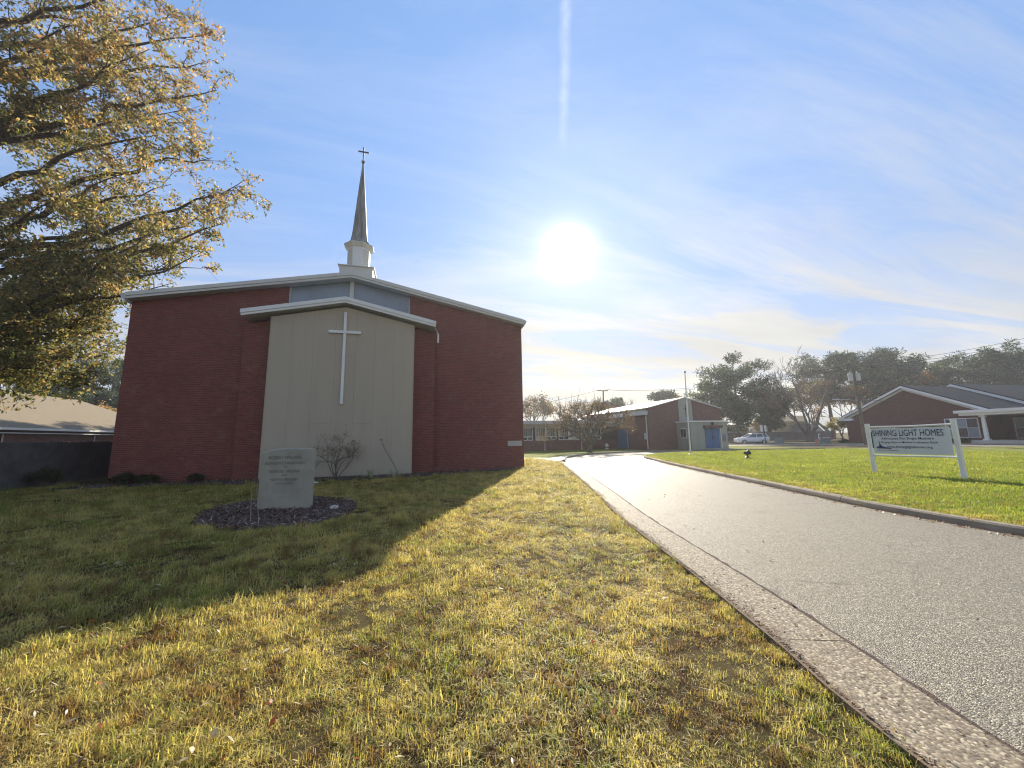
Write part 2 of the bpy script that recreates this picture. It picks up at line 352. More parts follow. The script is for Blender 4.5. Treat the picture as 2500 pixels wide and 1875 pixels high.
def np_mesh(name, V, Fc, mats, parent=None, mi=None, kind=None, smooth=False):
    "V (n,3) array, Fc (m,k) array of equal-sized faces"
    o0 = root_loc(parent); V = np.asarray(V, np.float32)-np.array(o0, np.float32); Fc = np.asarray(Fc, np.int32); m, k = Fc.shape
    me = bpy.data.meshes.new(name); me.vertices.add(len(V)); me.vertices.foreach_set('co', V.ravel())
    me.loops.add(m*k); me.loops.foreach_set('vertex_index', Fc.ravel()); me.polygons.add(m)
    me.polygons.foreach_set('loop_start', np.arange(0, m*k, k, dtype=np.int32))
    for x in (mats if isinstance(mats, (list, tuple)) else [mats]): me.materials.append(x)
    if mi is not None: me.polygons.foreach_set('material_index', np.asarray(mi, np.int32))
    if smooth: me.polygons.foreach_set('use_smooth', np.ones(m, bool))
    me.update(calc_edges=True); me.validate()
    o = bpy.data.objects.new(name, me); COL.objects.link(o)
    if parent: o.parent = parent
    if kind: o['kind'] = kind
    return o
def struct(o): o['kind'] = 'structure'; return o
def spline(P, n):
    "Catmull-Rom through 2-D points, n samples evenly by arc length"
    P = np.array(P, float); Q = np.vstack([2*P[0]-P[1], P, 2*P[-1]-P[-2]]); out = []
    for i in range(1, len(Q)-2):
        for tt in np.linspace(0, 1, 24, endpoint=False):
            p0, p1, p2, p3 = Q[i-1], Q[i], Q[i+1], Q[i+2]
            out.append(.5*(2*p1+(p2-p0)*tt+(2*p0-5*p1+4*p2-p3)*tt**2+(3*p1-p0-3*p2+p3)*tt**3))
    out.append(P[-1]); out = np.array(out); s = np.r_[0, np.cumsum(np.linalg.norm(np.diff(out, axis=0), axis=1))]
    u = np.linspace(0, s[-1], n); return np.c_[np.interp(u, s, out[:, 0]), np.interp(u, s, out[:, 1])]
def offset(P, d):
    T = np.gradient(P, axis=0); T /= np.linalg.norm(T, axis=1)[:, None]; N = np.c_[-T[:, 1], T[:, 0]]; return P+N*d
def inpoly(P, poly):
    x, y = P[:, 0], P[:, 1]; r = np.zeros(len(P), bool); j = len(poly)-1
    for i in range(len(poly)):
        xi, yi = poly[i]; xj, yj = poly[j]
        if yi != yj: r ^= ((yi > y) != (yj > y)) & (x < (xj-xi)*(y-yi)/(yj-yi)+xi)
        j = i
    return r

# ------------------------------------------------------------------ ground, road, kerbs
g = MB(); N = 48
ring = [(2600*math.cos(2*math.pi*k/N), 2600*math.sin(2*math.pi*k/N), 0) for k in range(N)]
g.add([(0, 0, 0)]+ring, [(0, 1+k, 1+(k+1) % N) for k in range(N)]); struct(g.build('ground', mLawn))
GUT_IN = spline([(2.55, -18), (2.55, -6), (2.57, 0), (2.66, 1.2), (2.92, 2.0), (3.33, 3.3), (4.10, 5.94), (5.22, 9.17), (7.05, 14.7), (8.95, 20.6)], 120)
GUT_OUT = offset(GUT_IN, .52)
KERB_R = [(8.0, -18), (8.0, -4), (8.0, 1), (8.03, 3.26), (8.36, 5.0), (8.92, 6.65), (9.95, 9.4), (12.2, 15.4), (13.8, 19.2), (14.6, 21.2), (16.0, 23.2), (18.6, 24.8), (22.5, 25.2), (27.2, 24.2), (33.2, 22.4), (40, 20.5), (44.2, 18.9), (47.0, 15.8), (47.9, 11), (48.2, 2), (48.2, -18)]
KERB_F = [(8.95, 20.9), (9.6, 22.4), (11, 24.9), (14, 27.7), (18, 29.2), (22, 29.0), (26, 27.8), (31, 26.4), (36, 25.2)]
kr = spline(KERB_R, 260); kf = spline(KERB_F, 70)
outer = np.vstack([GUT_IN, kf, spline([(36.4, 25.1), (41, 24.2), (45, 23.6), (48.5, 23.4)], 40)])
def resample(P, n):
    s = np.r_[0, np.cumsum(np.linalg.norm(np.diff(P, axis=0), axis=1))]; u = np.linspace(0, s[-1], n); return np.c_[np.interp(u, s, P[:, 0]), np.interp(u, s, P[:, 1])]
def ribbon(A, B, za, zb):
    n = len(A); V = np.r_[np.c_[A, np.full(n, za)], np.c_[B, np.full(n, zb)]]
    return V, np.array([(i, i+n, i+n+1, i+1) for i in range(n-1)])
# pair the two road edges leg by leg so the strip does not twist in the bend
oA, iA = resample(GUT_IN, 90), resample(kr[:int(np.argmax(kr[:, 1] > 19.2))], 90)
k0 = int(np.argmax(kr[:, 1] > 19.2))-1
k1 = int(np.argmin(abs(kr[:, 0]-44.2)+(kr[:, 1] < 18)*99))
oB, iB = resample(np.vstack([GUT_IN[-1:], kf, outer[-40:]]), 120), resample(kr[k0:k1], 120)
V, Fq = ribbon(np.vstack([oA, oB[1:]]), np.vstack([iA, iB[1:]]), .012, .012)
struct(np_mesh('driveway', V, Fq, mAsph))
# flat concrete gutter, cast in sections
gut = struct(MB().add([(2.2, -18, .002), (2.5, -18, .002), (2.5, -17.9, .002)], [(0, 1, 2)]).build('gutter', mAgg))
s_ = np.r_[0, np.cumsum(np.linalg.norm(np.diff(GUT_IN, axis=0), axis=1))]
def gutter_section(a, b):
    u = np.linspace(a+.006, b-.006, 7); A = np.c_[np.interp(u, s_, GUT_IN[:, 0]), np.interp(u, s_, GUT_IN[:, 1])]
    A2 = offset(A, .022); B = offset(A, .36); C = offset(A, .52); m = MB(); n = len(u)
    vs = [(p[0], p[1], .0) for p in A2]+[(p[0], p[1], .022) for p in A2]+[(p[0], p[1], .026) for p in B]+[(p[0], p[1], .040) for p in C]+[(p[0], p[1], -.02) for p in C]
    m.add(vs, [(r*n+i, r*n+i+1, (r+1)*n+i+1, (r+1)*n+i) for r in range(4) for i in range(n-1)] + [(0, n, 2*n, 3*n, 4*n), (n-1, 5*n-1, 4*n-1, 3*n-1, 2*n-1)])
    return m
cuts = [0, 15.6]; 
while cuts[-1] < s_[-1]-1: cuts.append(min(cuts[-1]+random.choice((1.5, 1.52, 3.0)), s_[-1]))
for a, b in zip(cuts, cuts[1:]): gutter_section(a, b).build('gutter_section', mAgg, gut)
sm = []
for i in range(20, 118):
    for f_ in (0, .34, .67): sm.append(GUT_IN[i]+(GUT_IN[i+1]-GUT_IN[i])*f_)
sm = np.array(sm); wd = np.abs(RNG.normal(.010, .008, len(sm)))+.006; ja = RNG.normal(0, .006, len(sm)); A_ = offset(sm, .028)
Tn = np.gradient(sm, axis=0); Tn /= np.linalg.norm(Tn, axis=1)[:, None]; Nn = np.c_[-Tn[:, 1], Tn[:, 0]]; B_ = sm+Nn*(ja-wd)[:, None]
V, Fq = ribbon(A_, B_, .0165, .0165); struct(np_mesh('asphalt_seam', V, Fq, mMulch))
A_ = offset(sm, .525); B_ = sm+Nn*(.485+.02*np.sin(sm[:, 1]*2.3)+RNG.normal(0, .012, len(sm)))[:, None]
V, Fq = ribbon(A_, B_, .0455, .0425); struct(np_mesh('gutter_dirt', V, Fq, M('dirt', (.17, .115, .07), .95, .35, 9., 120., .7, .01)))
# raised kerb round the island and along the far side, with the section joints
def kerb(name, line, side, L, zt=.13, w=.16, mat=mKerb):
    ss = np.r_[0, np.cumsum(np.linalg.norm(np.diff(line, axis=0), axis=1))]; root = None; a = 0.
    while a < ss[-1]-.3:
        b = min(a+L, ss[-1]); u = np.linspace(a+.007, b-.007, 6); A = np.c_[np.interp(u, ss, line[:, 0]), np.interp(u, ss, line[:, 1])]; n = len(u)
        prof = [(0, -.02), (.012, .05), (.03, zt-.03), (.055, zt-.005), (.085, zt), (w, zt), (w, -.02)]; vs = []
        jit = RNG.normal(0, .004)
        for o_, z_ in prof: vs += [(p[0], p[1], z_+(jit if z_ > 0 else 0)) for p in offset(A, side*o_)]
        K = len(prof); m = MB().add(vs, [(r*n+i, r*n+i+1, (r+1)*n+i+1, (r+1)*n+i) for r in range(K-1) for i in range(n-1)] + [tuple(r*n for r in range(K)), tuple(r*n+n-1 for r in range(K))[::-1]])
        if root is None: root = struct(m.build(name, mat)); 
        else: m.build('kerb_section', mat, root)
        a = b
    return root
kerb('island_kerb', kr, -1, 3.0); kerb('far_kerb', kf, 1, 3.0)
ISLE = offset(kr, -.15); isle_poly = [tuple(p) for p in ISLE]
bm = bmesh.new(); vs = [bm.verts.new((x, y, .118)) for x, y in isle_poly]; bm.faces.new(vs); bmesh.ops.triangulate(bm, faces=bm.faces[:])
me = bpy.data.meshes.new('island_lawn'); bm.to_mesh(me); bm.free(); me.materials.append(mIsle); io = bpy.data.objects.new('island_lawn', me); COL.objects.link(io); struct(io)
# greener lawn, paths and street beyond
def sheet(name, poly, z, mat):
    bm = bmesh.new(); vs = [bm.verts.new((p[0], p[1], z)) for p in poly]; f = bm.faces.new(vs); f.normal_update()
    if f.normal.z < 0: f.normal_flip()
    bmesh.ops.triangulate(bm, faces=bm.faces[:]); me = bpy.data.meshes.new(name); bm.to_mesh(me); bm.free(); me.materials.append(mat)
    o = bpy.data.objects.new(name, me); COL.objects.link(o); return struct(o)
kfo = offset(kf, .15)
hall_lawn_poly = [(3, 23.5), (8.2, 22.2)]+[tuple(p) for p in kfo[4:]]+[(38, 31), (40, 46), (3, 46)]
sheet('hall_lawn', hall_lawn_poly, .008, mIsle)
kfp = offset(kf, .16); kfq = offset(kf, 1.35)
sheet('sidewalk', [tuple(p) for p in kfp[6:]]+[tuple(p) for p in kfq[6:][::-1]], .014, mConc)
sheet('front_path', [(8.3, 21.4), (9.1, 22.0), (10.2, 23.9), (9.0, 25.9), (3.0, 27.6), (3.0, 25.6)], .018, mConc)
sheet('hall_path', [(29.6, 27.2), (31.3, 26.7), (30.6, 31.6), (28.9, 31.6)], .018, mConc)
st_c = spline([(27, 47), (36, 42.3), (44, 38.6), (49.4, 32), (50.6, 22), (50.9, 10), (51, -18)], 120)
V, Fq = ribbon(offset(st_c, 3.2), offset(st_c, -2.9), .016, .016); struct(np_mesh('street', V, Fq, mAsph))
kerb('street_kerb', offset(st_c, 3.2), 1, 3.5)
V, Fq = ribbon(offset(st_c, 4.9), offset(st_c, 3.4), .03, .03); struct(np_mesh('street_sidewalk', V, Fq, mConc))

# ------------------------------------------------------------------ the church
FY = 17.69; XL, XR = -10.99, 5.37; XC = (XL+XR)/2; CY1 = 45.
ZE, ZR = 7.42, 9.13           # top of the fascia at the eaves and at the ridge
church = thing('church', 'large gabled brick church with white steeple and stucco front panel', 'church', (XC, FY, 0))
SLP = (ZR-ZE)/(XR-XC)
def roofz(x): return ZR-abs(x-XC)*SLP
wx0, wx1, wz = -5.42, -.21, 7.0      # clerestory opening in the gable
m = MB()
m.hexa([(XL, FY, -.1), (wx0, FY, -.1), (wx0, FY, roofz(wx0)-.24), (XL, FY, roofz(XL)-.24)], (0, .35, 0))
m.hexa([(wx1, FY, -.1), (XR, FY, -.1), (XR, FY, roofz(XR)-.24), (wx1, FY, roofz(wx1)-.24)], (0, .35, 0))
m.box((wx0, FY, -.1), (wx1, FY+.35, wz))
m.box((XL, FY+.35, -.1), (XL+.35, CY1, roofz(XL)-.3)); m.box((XR-.35, FY+.35, -.1), (XR, CY1, roofz(XR)-.3))
m.xz([(XL, -.1), (XR, -.1), (XR, roofz(XR)-.3), (XC, ZR-.3), (XL, roofz(XL)-.3)], CY1, CY1+.35)
m.build('wall', mBrick, church)
# clerestory glazing below the ridge
win = MB().box((XC-.11, FY+.06, wz), (XC+.06, FY+.2, ZR-.26)).build('window', mTrim, church)
MB().box((wx0, FY+.10, wz), (wx0+.05, FY+.2, roofz(wx0)-.24)).build('frame', mTrim, win); MB().box((wx1-.05, FY+.10, wz), (wx1, FY+.2, roofz(wx1)-.24)).build('frame', mTrim, win)
MB().xz([(wx0+.05, wz), (XC-.11, wz), (XC-.11, roofz(XC-.11)-.24), (wx0+.05, roofz(wx0+.05)-.24)], FY+.14, FY+.17).build('pane', mFrost, win)
MB().xz([(XC+.06, wz), (wx1-.05, wz), (wx1-.05, roofz(wx1-.05)-.24), (XC+.06, roofz(XC+.06)-.24)], FY+.14, FY+.17).build('pane', mFrost, win)
# roof deck with overhang, two-step fascia, soffit, gutters
ov, fy = .18, FY-.36
def gable_strip(mb, x0, xc, x1, fz, up, dn, y0, y1):
    for a, b in ((x0, xc), (xc, x1)):
        mb.hexa([(a, y0, fz(a)-dn), (b, y0, fz(b)-dn), (b, y0, fz(b)+up), (a, y0, fz(a)+up)], (0, y1-y0, 0))
    return mb
gable_strip(MB(), XL-ov, XC, XR+ov, roofz, .015, -.004+.10-.10+.06, fy+.03, CY1+.5).build('roof', mRoof, church)
fa = gable_strip(MB(), XL-.02, XC, XR+.02, roofz, .022, .135, fy-.035, fy+.03).build('fascia', mTrim, church)
gable_strip(MB(), XL-.02, XC, XR+.02, lambda x: roofz(x)-.145, 0, .095, fy-.005, fy+.028).build('fascia_board', mTrim, fa)
gable_strip(MB(), XL-.02, XC, XR+.02, lambda x: roofz(x)-.20, 0, .035, fy+.03, FY+.12).build('soffit', mGreyT, church)
for x, s in ((XL, -1), (XR, 1)):
    MB().xz([(x+s*.02, ZE-.05), (x+s*.15, ZE-.03), (x+s*.16, ZE-.15), (x+s*.03, ZE-.36), (x+s*.004, ZE-.36)], fy-.02, CY1).build('eaves_gutter', mGreyT, church)
# brick projection, stucco volume, canopy
PX0, PX1, PY = -5.77, .01, FY-.70; BX0, BX1, BY = -6.86, .98, FY-.32
CZE, CZR, CX0, CX1, CFY = 6.84, 7.70, -6.78, .97, FY-1.0; CXC = (CX0+CX1)/2
def canz(x): return CZR-abs(x-CXC)*(CZR-CZE)/(CX1-CXC)
for a, b in ((BX0, PX0), (PX1, BX1)):
    MB().hexa([(a, BY, -.1), (b, BY, -.1), (b, BY, canz(b)-.42), (a, BY, canz(a)-.42)], (0, FY-BY-.002, 0)).build('brick_projection', mBrick, church)
core = MB().xz([(PX0+.02, -.1), (PX1-.02, -.1), (PX1-.02, canz(PX1)-.36), (CXC, CZR-.36), (PX0+.02, canz(PX0)-.36)], PY+.05, FY-.002).build('stucco_front', mStucco, church)
cols = [PX0, -4.95, -4.12, -3.26, -2.44, -1.64, -.84, PX1]
splits = {0: [2.15], 1: [], 2: [2.2], 3: [5.2], 4: [2.2], 5: [1.15], 6: []}
for i in range(7):
    a, b = cols[i]+.0018, cols[i+1]-.0018; zs = [-.1]+splits[i]+[None]
    for z0, z1 in zip(zs, zs[1:]):
        zl, zr = (z1-.003, z1-.003) if z1 else (canz(a)-.37, canz(b)-.37); pl = [(a, z0+.003), (b, z0+.003), (b, zr)]
        if z1 is None and a < CXC < b: pl.append((CXC, CZR-.37))
        pl.append((a, zl)); d = RNG.uniform(0, .004)
        MB().xz(pl, PY-d, PY+.048).build('stucco_panel', mStucco, core)
MB().box((PX0-.025, PY-.012, -.1), (PX0-.001, FY-.004, canz(PX0)-.38)).build('edge_strip', mStucco, core)
MB().box((PX1+.001, PY-.012, -.1), (PX1+.025, FY-.004, canz(PX1)-.38)).build('edge_strip', mStucco, core)
can = gable_strip(MB(), CX0, CXC, CX1, canz, -.012, .07, CFY+.03, FY-.003).build('canopy', mGreyT, church)
gable_strip(MB(), CX0-.02, CXC, CX1+.02, canz, 0, .16, CFY-.035, CFY+.029).build('fascia', mWhite, can)
gable_strip(MB(), CX0+.0, CXC, CX1-.0, lambda x: canz(x)-.165, 0, .10, CFY-.005, CFY+.027).build('fascia_board', mWhite, can)
gable_strip(MB(), CX0+.02, CXC, CX1-.02, lambda x: canz(x)-.22, 0, .04, CFY+.03, FY-.004).build('soffit', mGreyT, can)
MB().tube([(CX1-.05, CFY+.06, CZE-.28), (CX1+.10, CFY+.30, CZE-.42), (CX1+.14, CFY+.42, CZE-.50), (CX1+.14, CFY+.42, CZE-.90)], [.012, .02, .045, .045], 8).build('canopy_spout', mWhite, church)
# tall plain cross on the stucco
CRX = -2.9
MB().box((CRX-.055, PY-.10, 3.02), (CRX+.055, PY-.006, 7.06)).box((CRX-.65, PY-.098, 6.11), (CRX-.0555, PY-.008, 6.225)).box((CRX+.0555, PY-.098, 6.11), (CRX+.65, PY-.008, 6.225)).build('wall_cross', mWhite, church)
MB().box((4.55, FY-.006, 1.08), (5.28, FY+.02, 1.33)).build('cornerstone', mConc, church)
# steeple
SX, SY = XC-.06, 19.65
st = MB().xz([(SX-.82, 8.6), (SX+.82, 8.6), (SX+.76, 9.7), (SX+.80, 10.17), (SX-.80, 10.17), (SX-.76, 9.7)], SY-.7, SY+.7).build('steeple', mTrim, church)
MB().box((SX-.86, SY-.76, 10.171), (SX+.86, SY+.76, 10.21)).build('base_cap', mTrim, st)
ROT = R(22.5)
MB().lathe([(.57, 0), (.57, 1.15), (.60, 1.19)], (SX, SY, 10.211), 8, ROT).build('drum', mWhite, st)
for k in range(8):
    th = k*math.pi/4; nx, ny = math.cos(th), math.sin(th); tx, ty = -ny, nx; ap = .57*math.cos(R(22.5))
    for j in range(8 if k % 2 else 0):
        c0 = Vector((SX+nx*(ap+.004), SY+ny*(ap+.004), 10.38+j*.118)); hw = .165; tv = Vector((tx, ty, 0))*hw
        MB().hexa([c0-tv, c0+tv, c0+tv+Vector((0, 0, .05)), c0-tv+Vector((0, 0, .05))], (nx*.025, ny*.025, -.025)).build('louvre', mTrim, st)
MB().lathe([(.62, 0), (.70, .09), (.765, .15), (.765, .19), (.70, .21)], (SX, SY, 11.37), 8, ROT).build('cornice', mTrim, st)
MB().lathe([(.74, 0), (.56, .10), (.455, .28), (.405, .55), (.37, .9), (.29, 1.9), (.20, 3.0), (.105, 4.1), (.03, 4.92)], (SX, SY, 11.585), 8, ROT).build('spire', mSpire, st)
zt = 16.47
MB().lathe([(.03, -.03), (.075, .03), (.10, .10), (.075, .17), (.03, .21)], (SX, SY, zt), 12).build('ball', mSpire, st)
MB().box((SX-.028, SY-.028, zt+.20), (SX+.028, SY+.028, zt+1.02)).box((SX-.27, SY-.027, zt+.69), (SX-.0285, SY+.027, zt+.75)).box((SX+.0285, SY-.027, zt+.69), (SX+.27, SY+.027, zt+.75)).build('cross', mDark, st)

# ------------------------------------------------------------------ hall and classroom wing
HY, HX0, HX1, WY = 33.2, 23.55, 32.75, 39.6
hall = thing('parish_hall', 'low brick hall with gabled front, blue doors and long classroom wing', 'hall', (28, HY, 0))
HE, HP, HC = 4.35, 5.45, (HX0+HX1)/2
MB().xz([(HX0, 0), (HX1, 0), (HX1, HE), (HC, HP-.05), (HX0, HE)], HY, HY+.3).box((HX0, HY+.3, 0), (HX0+.3, WY+8, HE-.45)).box((HX1-.3, HY+.3, 0), (HX1, WY+8, HE-.1)).build('wall', mBrickH, hall)
rf = MB(); rz = lambda x: HP-abs(x-HC)*(HP-HE)/(HX1-HC)
gable_strip(rf, HX0-.1, HC, HX1+.1, rz, .05, .05, HY-.12, WY+9).build('roof', mGreyT, hall)
MB().box((HX0-.55, HY-.05, 3.62), (HX0-.03, WY+8, 4.02)).build('side_fascia', mGreyT, hall)
MB().hexa([(HC-.85, HY-.06, 2.9), (HC+.85, HY-.06, 2.9), (HC+.85, HY-.06, rz(HC+.85)-.06), (HC, HY-.06, HP-.06), (HC-.85, HY-.06, rz(HC-.85)-.06)], (0, .058, 0)).build('stucco_strip', mStuccoH, hall)
MB().box((HC+.02-.03, HY-.10, 3.35), (HC+.02+.03, HY-.062, 4.65)).box((HC-.3, HY-.095, 4.2), (HC+.34, HY-.063, 4.26)).build('gable_cross', mDark, hall)
pX0, pX1, pY = 26.9, 31.4, HY-2.0
por = MB().box((pX0, pY, 0), (pX1, HY-.002, 2.75)).build('entrance_porch', mStuccoH, hall)
MB().box((pX0-.12, pY-.12, 2.751), (pX1+.12, HY-.003, 2.88)).build('porch_roof', mWhite, por)
dr = MB().box((28.62, pY-.04, .12), (30.32, pY-.001, 2.10)).build('door', mBlue, hall)
MB().box((29.455, pY-.05, .12), (29.485, pY-.041, 2.10)).build('meeting_stile', mDark, dr)
MB().tube([(29.36, pY-.10, 1.0), (29.36, pY-.10, 1.3)], .02, 6).build('handle', mDark, dr); MB().tube([(29.58, pY-.10, 1.0), (29.58, pY-.10, 1.3)], .02, 6).build('handle', mDark, dr)
MB().box((28.45, pY-.30, 2.12), (30.62, pY-.002, 2.38)).build('door_hood', M('hood_maroon', (.16, .07, .06), .7), hall)
MB().lathe([(.10, 0), (.14, .05), (.12, .2), (.05, .27)], (29.5, pY-.16, 2.46), 8).build('lamp', mDark, hall)
MB().tube([(30.5, pY-.06, .1), (30.5, pY-.06, 2.1)], .05, 8).build('downpipe', mWhite, hall)
MB().box((30.75, pY-.10, .8), (31.05, pY-.003, 1.5)).build('meter_box', M('blue_grey_box', (.16, .23, .28), .6), hall)
wn = MB().box((pX0-.03, pY+.55, 1.15), (pX0-.002, pY+1.45, 2.15)).build('window', mWhite, hall)
MB().box((pX0-.045, pY+.62, 1.22), (pX0-.031, pY+.98, 2.08)).box((pX0-.045, pY+1.02, 1.22), (pX0-.031, pY+1.38, 2.08)).build('pane', mGlass, wn)
MB().tube([(HX0-.07, HY+.25, .1), (HX0-.07, HY+.25, 3.63)], .05, 8).build('downpipe', mWhite, hall)
MB().box((HX0-.25, HY+.1, 1.1), (HX0-.13, HY+.5, 1.75)).build('electric_box', mGreyT, hall)
d2 = MB().box((HX0-.06, 37.0, .1), (HX0-.002, 39.2, 2.15)).build('side_door', mBlue, hall); MB().tube([(HX0-.12, 37.0, 0), (HX0-.12, 37.0, 2.3), (HX0-.12, 35.9, 2.3)], .035, 6).build('rail', mGreyT, d2)
# wing
WX0, WX1 = 4.0, HX0-.002
MB().box((WX0, WY, 0), (WX1, WY+.3, 1.15)).box((WX0, WY+9, 0), (WX1, WY+9.3, 2.9)).build('wing_wall', mBrickH, hall)
MB().box((WX0, WY+.02, 2.62), (WX1, WY+.3, 2.95)).build('frieze', mTrim, hall)
MB().box((WX0, WY-.75, 2.951), (HX0-.56, WY+9.5, 3.33)).build('wing_roof', mGreyT, hall)
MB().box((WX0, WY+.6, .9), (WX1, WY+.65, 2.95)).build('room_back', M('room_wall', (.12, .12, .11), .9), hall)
x = 5.0; k = 0
while x < 20.6:
    w = 1.16; vent = k % 3 != 0
    f_ = MB().box((x-.05, WY+.03, 1.152), (x+.05, WY+.14, 2.618)).box((x+w-.05, WY+.03, 1.152), (x+w+.05, WY+.14, 2.618)).box((x+.051, WY+.04, 1.152), (x+w-.051, WY+.13, 1.25)) \
        .box((x+.051, WY+.04, 1.52), (x+w-.051, WY+.13, 1.62)).box((x+.051, WY+.04, 2.52), (x+w-.051, WY+.13, 2.618)).build('window', mWhite, hall)
    MB().box((x+.055, WY+.075, 1.625), (x+w-.055, WY+.09, 2.515)).build('pane', mGlass, f_)
    if vent:
        MB().box((x+w/2-.05, WY+.05, 1.252), (x+w/2+.05, WY+.12, 1.518)).build('mullion', mWhite, f_)
        for a, b in ((x+.06, x+w/2-.06), (x+w/2+.06, x+w-.06)): MB().box((a, WY+.07, 1.26), (b, WY+.09, 1.51)).build('vent_pane', mDark, f_)
    else: MB().box((x+.055, WY+.06, 1.255), (x+w-.055, WY+.10, 1.515)).build('spandrel', mTrim, f_)
    mb = MB(); u = x+.1
    while u < x+w-.15:
        ww = random.uniform(.04, .10); mb.box((u, WY+.066, 1.63), (u+ww, WY+.073, 2.51)); u += ww+random.uniform(.06, .20)
    mb.build('curtain', mCurtain, f_)
    x += w+(.38 if k % 2 else .12); k += 1
for px in (1330, 1420): p = atY(px, 1090, WY); MB().tube([(p.x, WY-.06, 0), (p.x, WY-.06, 1.2)], .05, 8).build('wing_downpipe', mWhite, hall)
MB().lathe([(.22, 0), (.24, .04), (.14, .10)], (22.0, WY-.4, 0), 12).lathe([(.03, .1), (.03, .25), (.2, .3), (.22, .55), (.05, .68)], (22.0, WY-.4, 0), 12).build('vent_hood', mWhite, hall)

# ------------------------------------------------------------------ lettering
def text_mesh(txt, name, mat, parent, org, u, v, box, shear=0., ext=.0012, align='C', bold=0.):
    "flat raised lettering fitted to box (width, height) centred on org"
    cu = bpy.data.curves.new('t', 'FONT'); cu.body = txt; cu.extrude = 0; cu.shear = shear; cu.offset = bold; cu.resolution_u = 3
    ob = bpy.data.objects.new('t', cu); COL.objects.link(ob); bpy.context.view_layer.update()
    me0 = bpy.data.meshes.new_from_object(ob.evaluated_get(bpy.context.evaluated_depsgraph_get()))
    P = np.array([x.co[:] for x in me0.vertices]); Fs = [tuple(p.vertices) for p in me0.polygons]
    bpy.data.objects.remove(ob); bpy.data.curves.remove(cu); bpy.data.meshes.remove(me0)
    lo, hi = P.min(0), P.max(0); q = (P-(lo+hi)/2); sx = box[0]/(hi[0]-lo[0]); sy = box[1]/(hi[1]-lo[1])
    U, Vv, O = Vector(u), Vector(v), Vector(org); n = U.cross(Vv).normalized()
    mb = MB(); mb.add([O+U*(a[0]*sx)+Vv*(a[1]*sy)+n*ext for a in q], Fs)
    return mb.build(name, mat, parent)

# ------------------------------------------------------------------ stone monument and its bed
mA, mB_ = at(626, 1247), at(753, 1243)
mdir = (mB_-mA); mdir.z = 0; MW = mdir.length; mdir.normalize(); mn = Vector((-mdir.y, mdir.x, 0))     # mn points away from the camera
mon = thing('stone_monument', 'grey granite memorial slab with engraved lines standing in mulch', 'monument', (mA+mB_)/2)
def rough_slab():
    zt = []; n = 26; m = MB(); vs = []; fs = []
    for i in range(n+1):
        u = i/n; z = 1.215+.10*math.sin(min(1, u*2.2)*math.pi/2)-.03*max(0, u-.6)+RNG.normal(0, .006)
        for k, (dy, dz) in enumerate(((0, -.1), (.004*math.sin(i*2.1), .5), (.0, z-.012), (.03+RNG.normal(0, .004), z+.012), (.17, z+RNG.normal(0, .01)), (.2, z-.03), (.2, -.1))):
            lean = .02*(dz/1.4); x = u*MW; ed = .012*(1-min(1, min(u, 1-u)*n/1.5))
            p = mA+mdir*(x+lean*.5)+mn*(dy+(ed if dy < .1 else -ed)); vs.append((p.x, p.y, dz))
    K = 7
    for i in range(n):
        for k in range(K-1): fs.append((i*K+k, (i+1)*K+k, (i+1)*K+k+1, i*K+k+1))
    fs += [tuple(range(K))[::-1], tuple(n*K+k for k in range(K))]
    return m.add(vs, fs)
slab = rough_slab().build('slab', mStone, mon)
for txt, z, w, h in (('ROBERT WILLIAMS', 1.205, .70, .075), ('METHODIST MISSIONARY', 1.075, .86, .060), ('TO', .985, .09, .05), ('NORFOLK VIRGINIA', .885, .66, .062), ('AND', .795, .12, .05), ('NORTH CAROLINA', .695, .55, .058), ('1772-1775', .595, .36, .055)):
    c = mA+mdir*(MW*.49)-mn*.004; text_mesh(txt, 'engraved_line', mEngr, slab, (c.x, c.y, z*.93), mdir, (0, 0, 1), (w, h), ext=.002)
def blob_poly(pts, n=90): q = spline(pts+[pts[0]], n); return [tuple(p) for p in q[:-1]]
bed_poly = blob_poly([tuple(at(*p).xy) for p in ((465, 1283), (560, 1296), (690, 1288), (810, 1270), (872, 1240), (850, 1222), (740, 1215), (600, 1225), (500, 1250))], 70)
BED = np.array(bed_poly)
bd = MB(); cx, cy_ = BED.mean(0); nB = len(bed_poly); vs = []
for r, z in ((1., .004), (.97, .022), (.75, .028), (.4, .03)): vs += [(cx+(x-cx)*r, cy_+(y-cy_)*r, z+RNG.normal(0, .006)) for x, y in bed_poly]
vs.append((cx, cy_, .03)); fs = [(q*nB+i, q*nB+(i+1) % nB, (q+1)*nB+(i+1) % nB, (q+1)*nB+i) for q in range(3) for i in range(nB)]+[(3*nB+i, 3*nB+(i+1) % nB, 4*nB) for i in range(nB)]
struct(bd.add(vs, fs).build('mulch_bed', mMulch))
front_bed = [(-11.6, 17.6), (-11.6, 16.35), (-8.5, 16.2), (-7.2, 15.55), (-5.5, 15.3), (-2, 15.25), (1.0, 15.5), (3.0, 16.35), (4.6, 16.75), (5.55, 16.95), (5.6, 17.6)]
FB = np.array(front_bed); sheet('front_bed', [tuple(p) for p in FB], .020, mMulch)
edge = spline(front_bed[1:-1], 60)
struct(MB().tube([(p[0], p[1], .035) for p in edge], .028, 6).build('bed_edging', mDark))
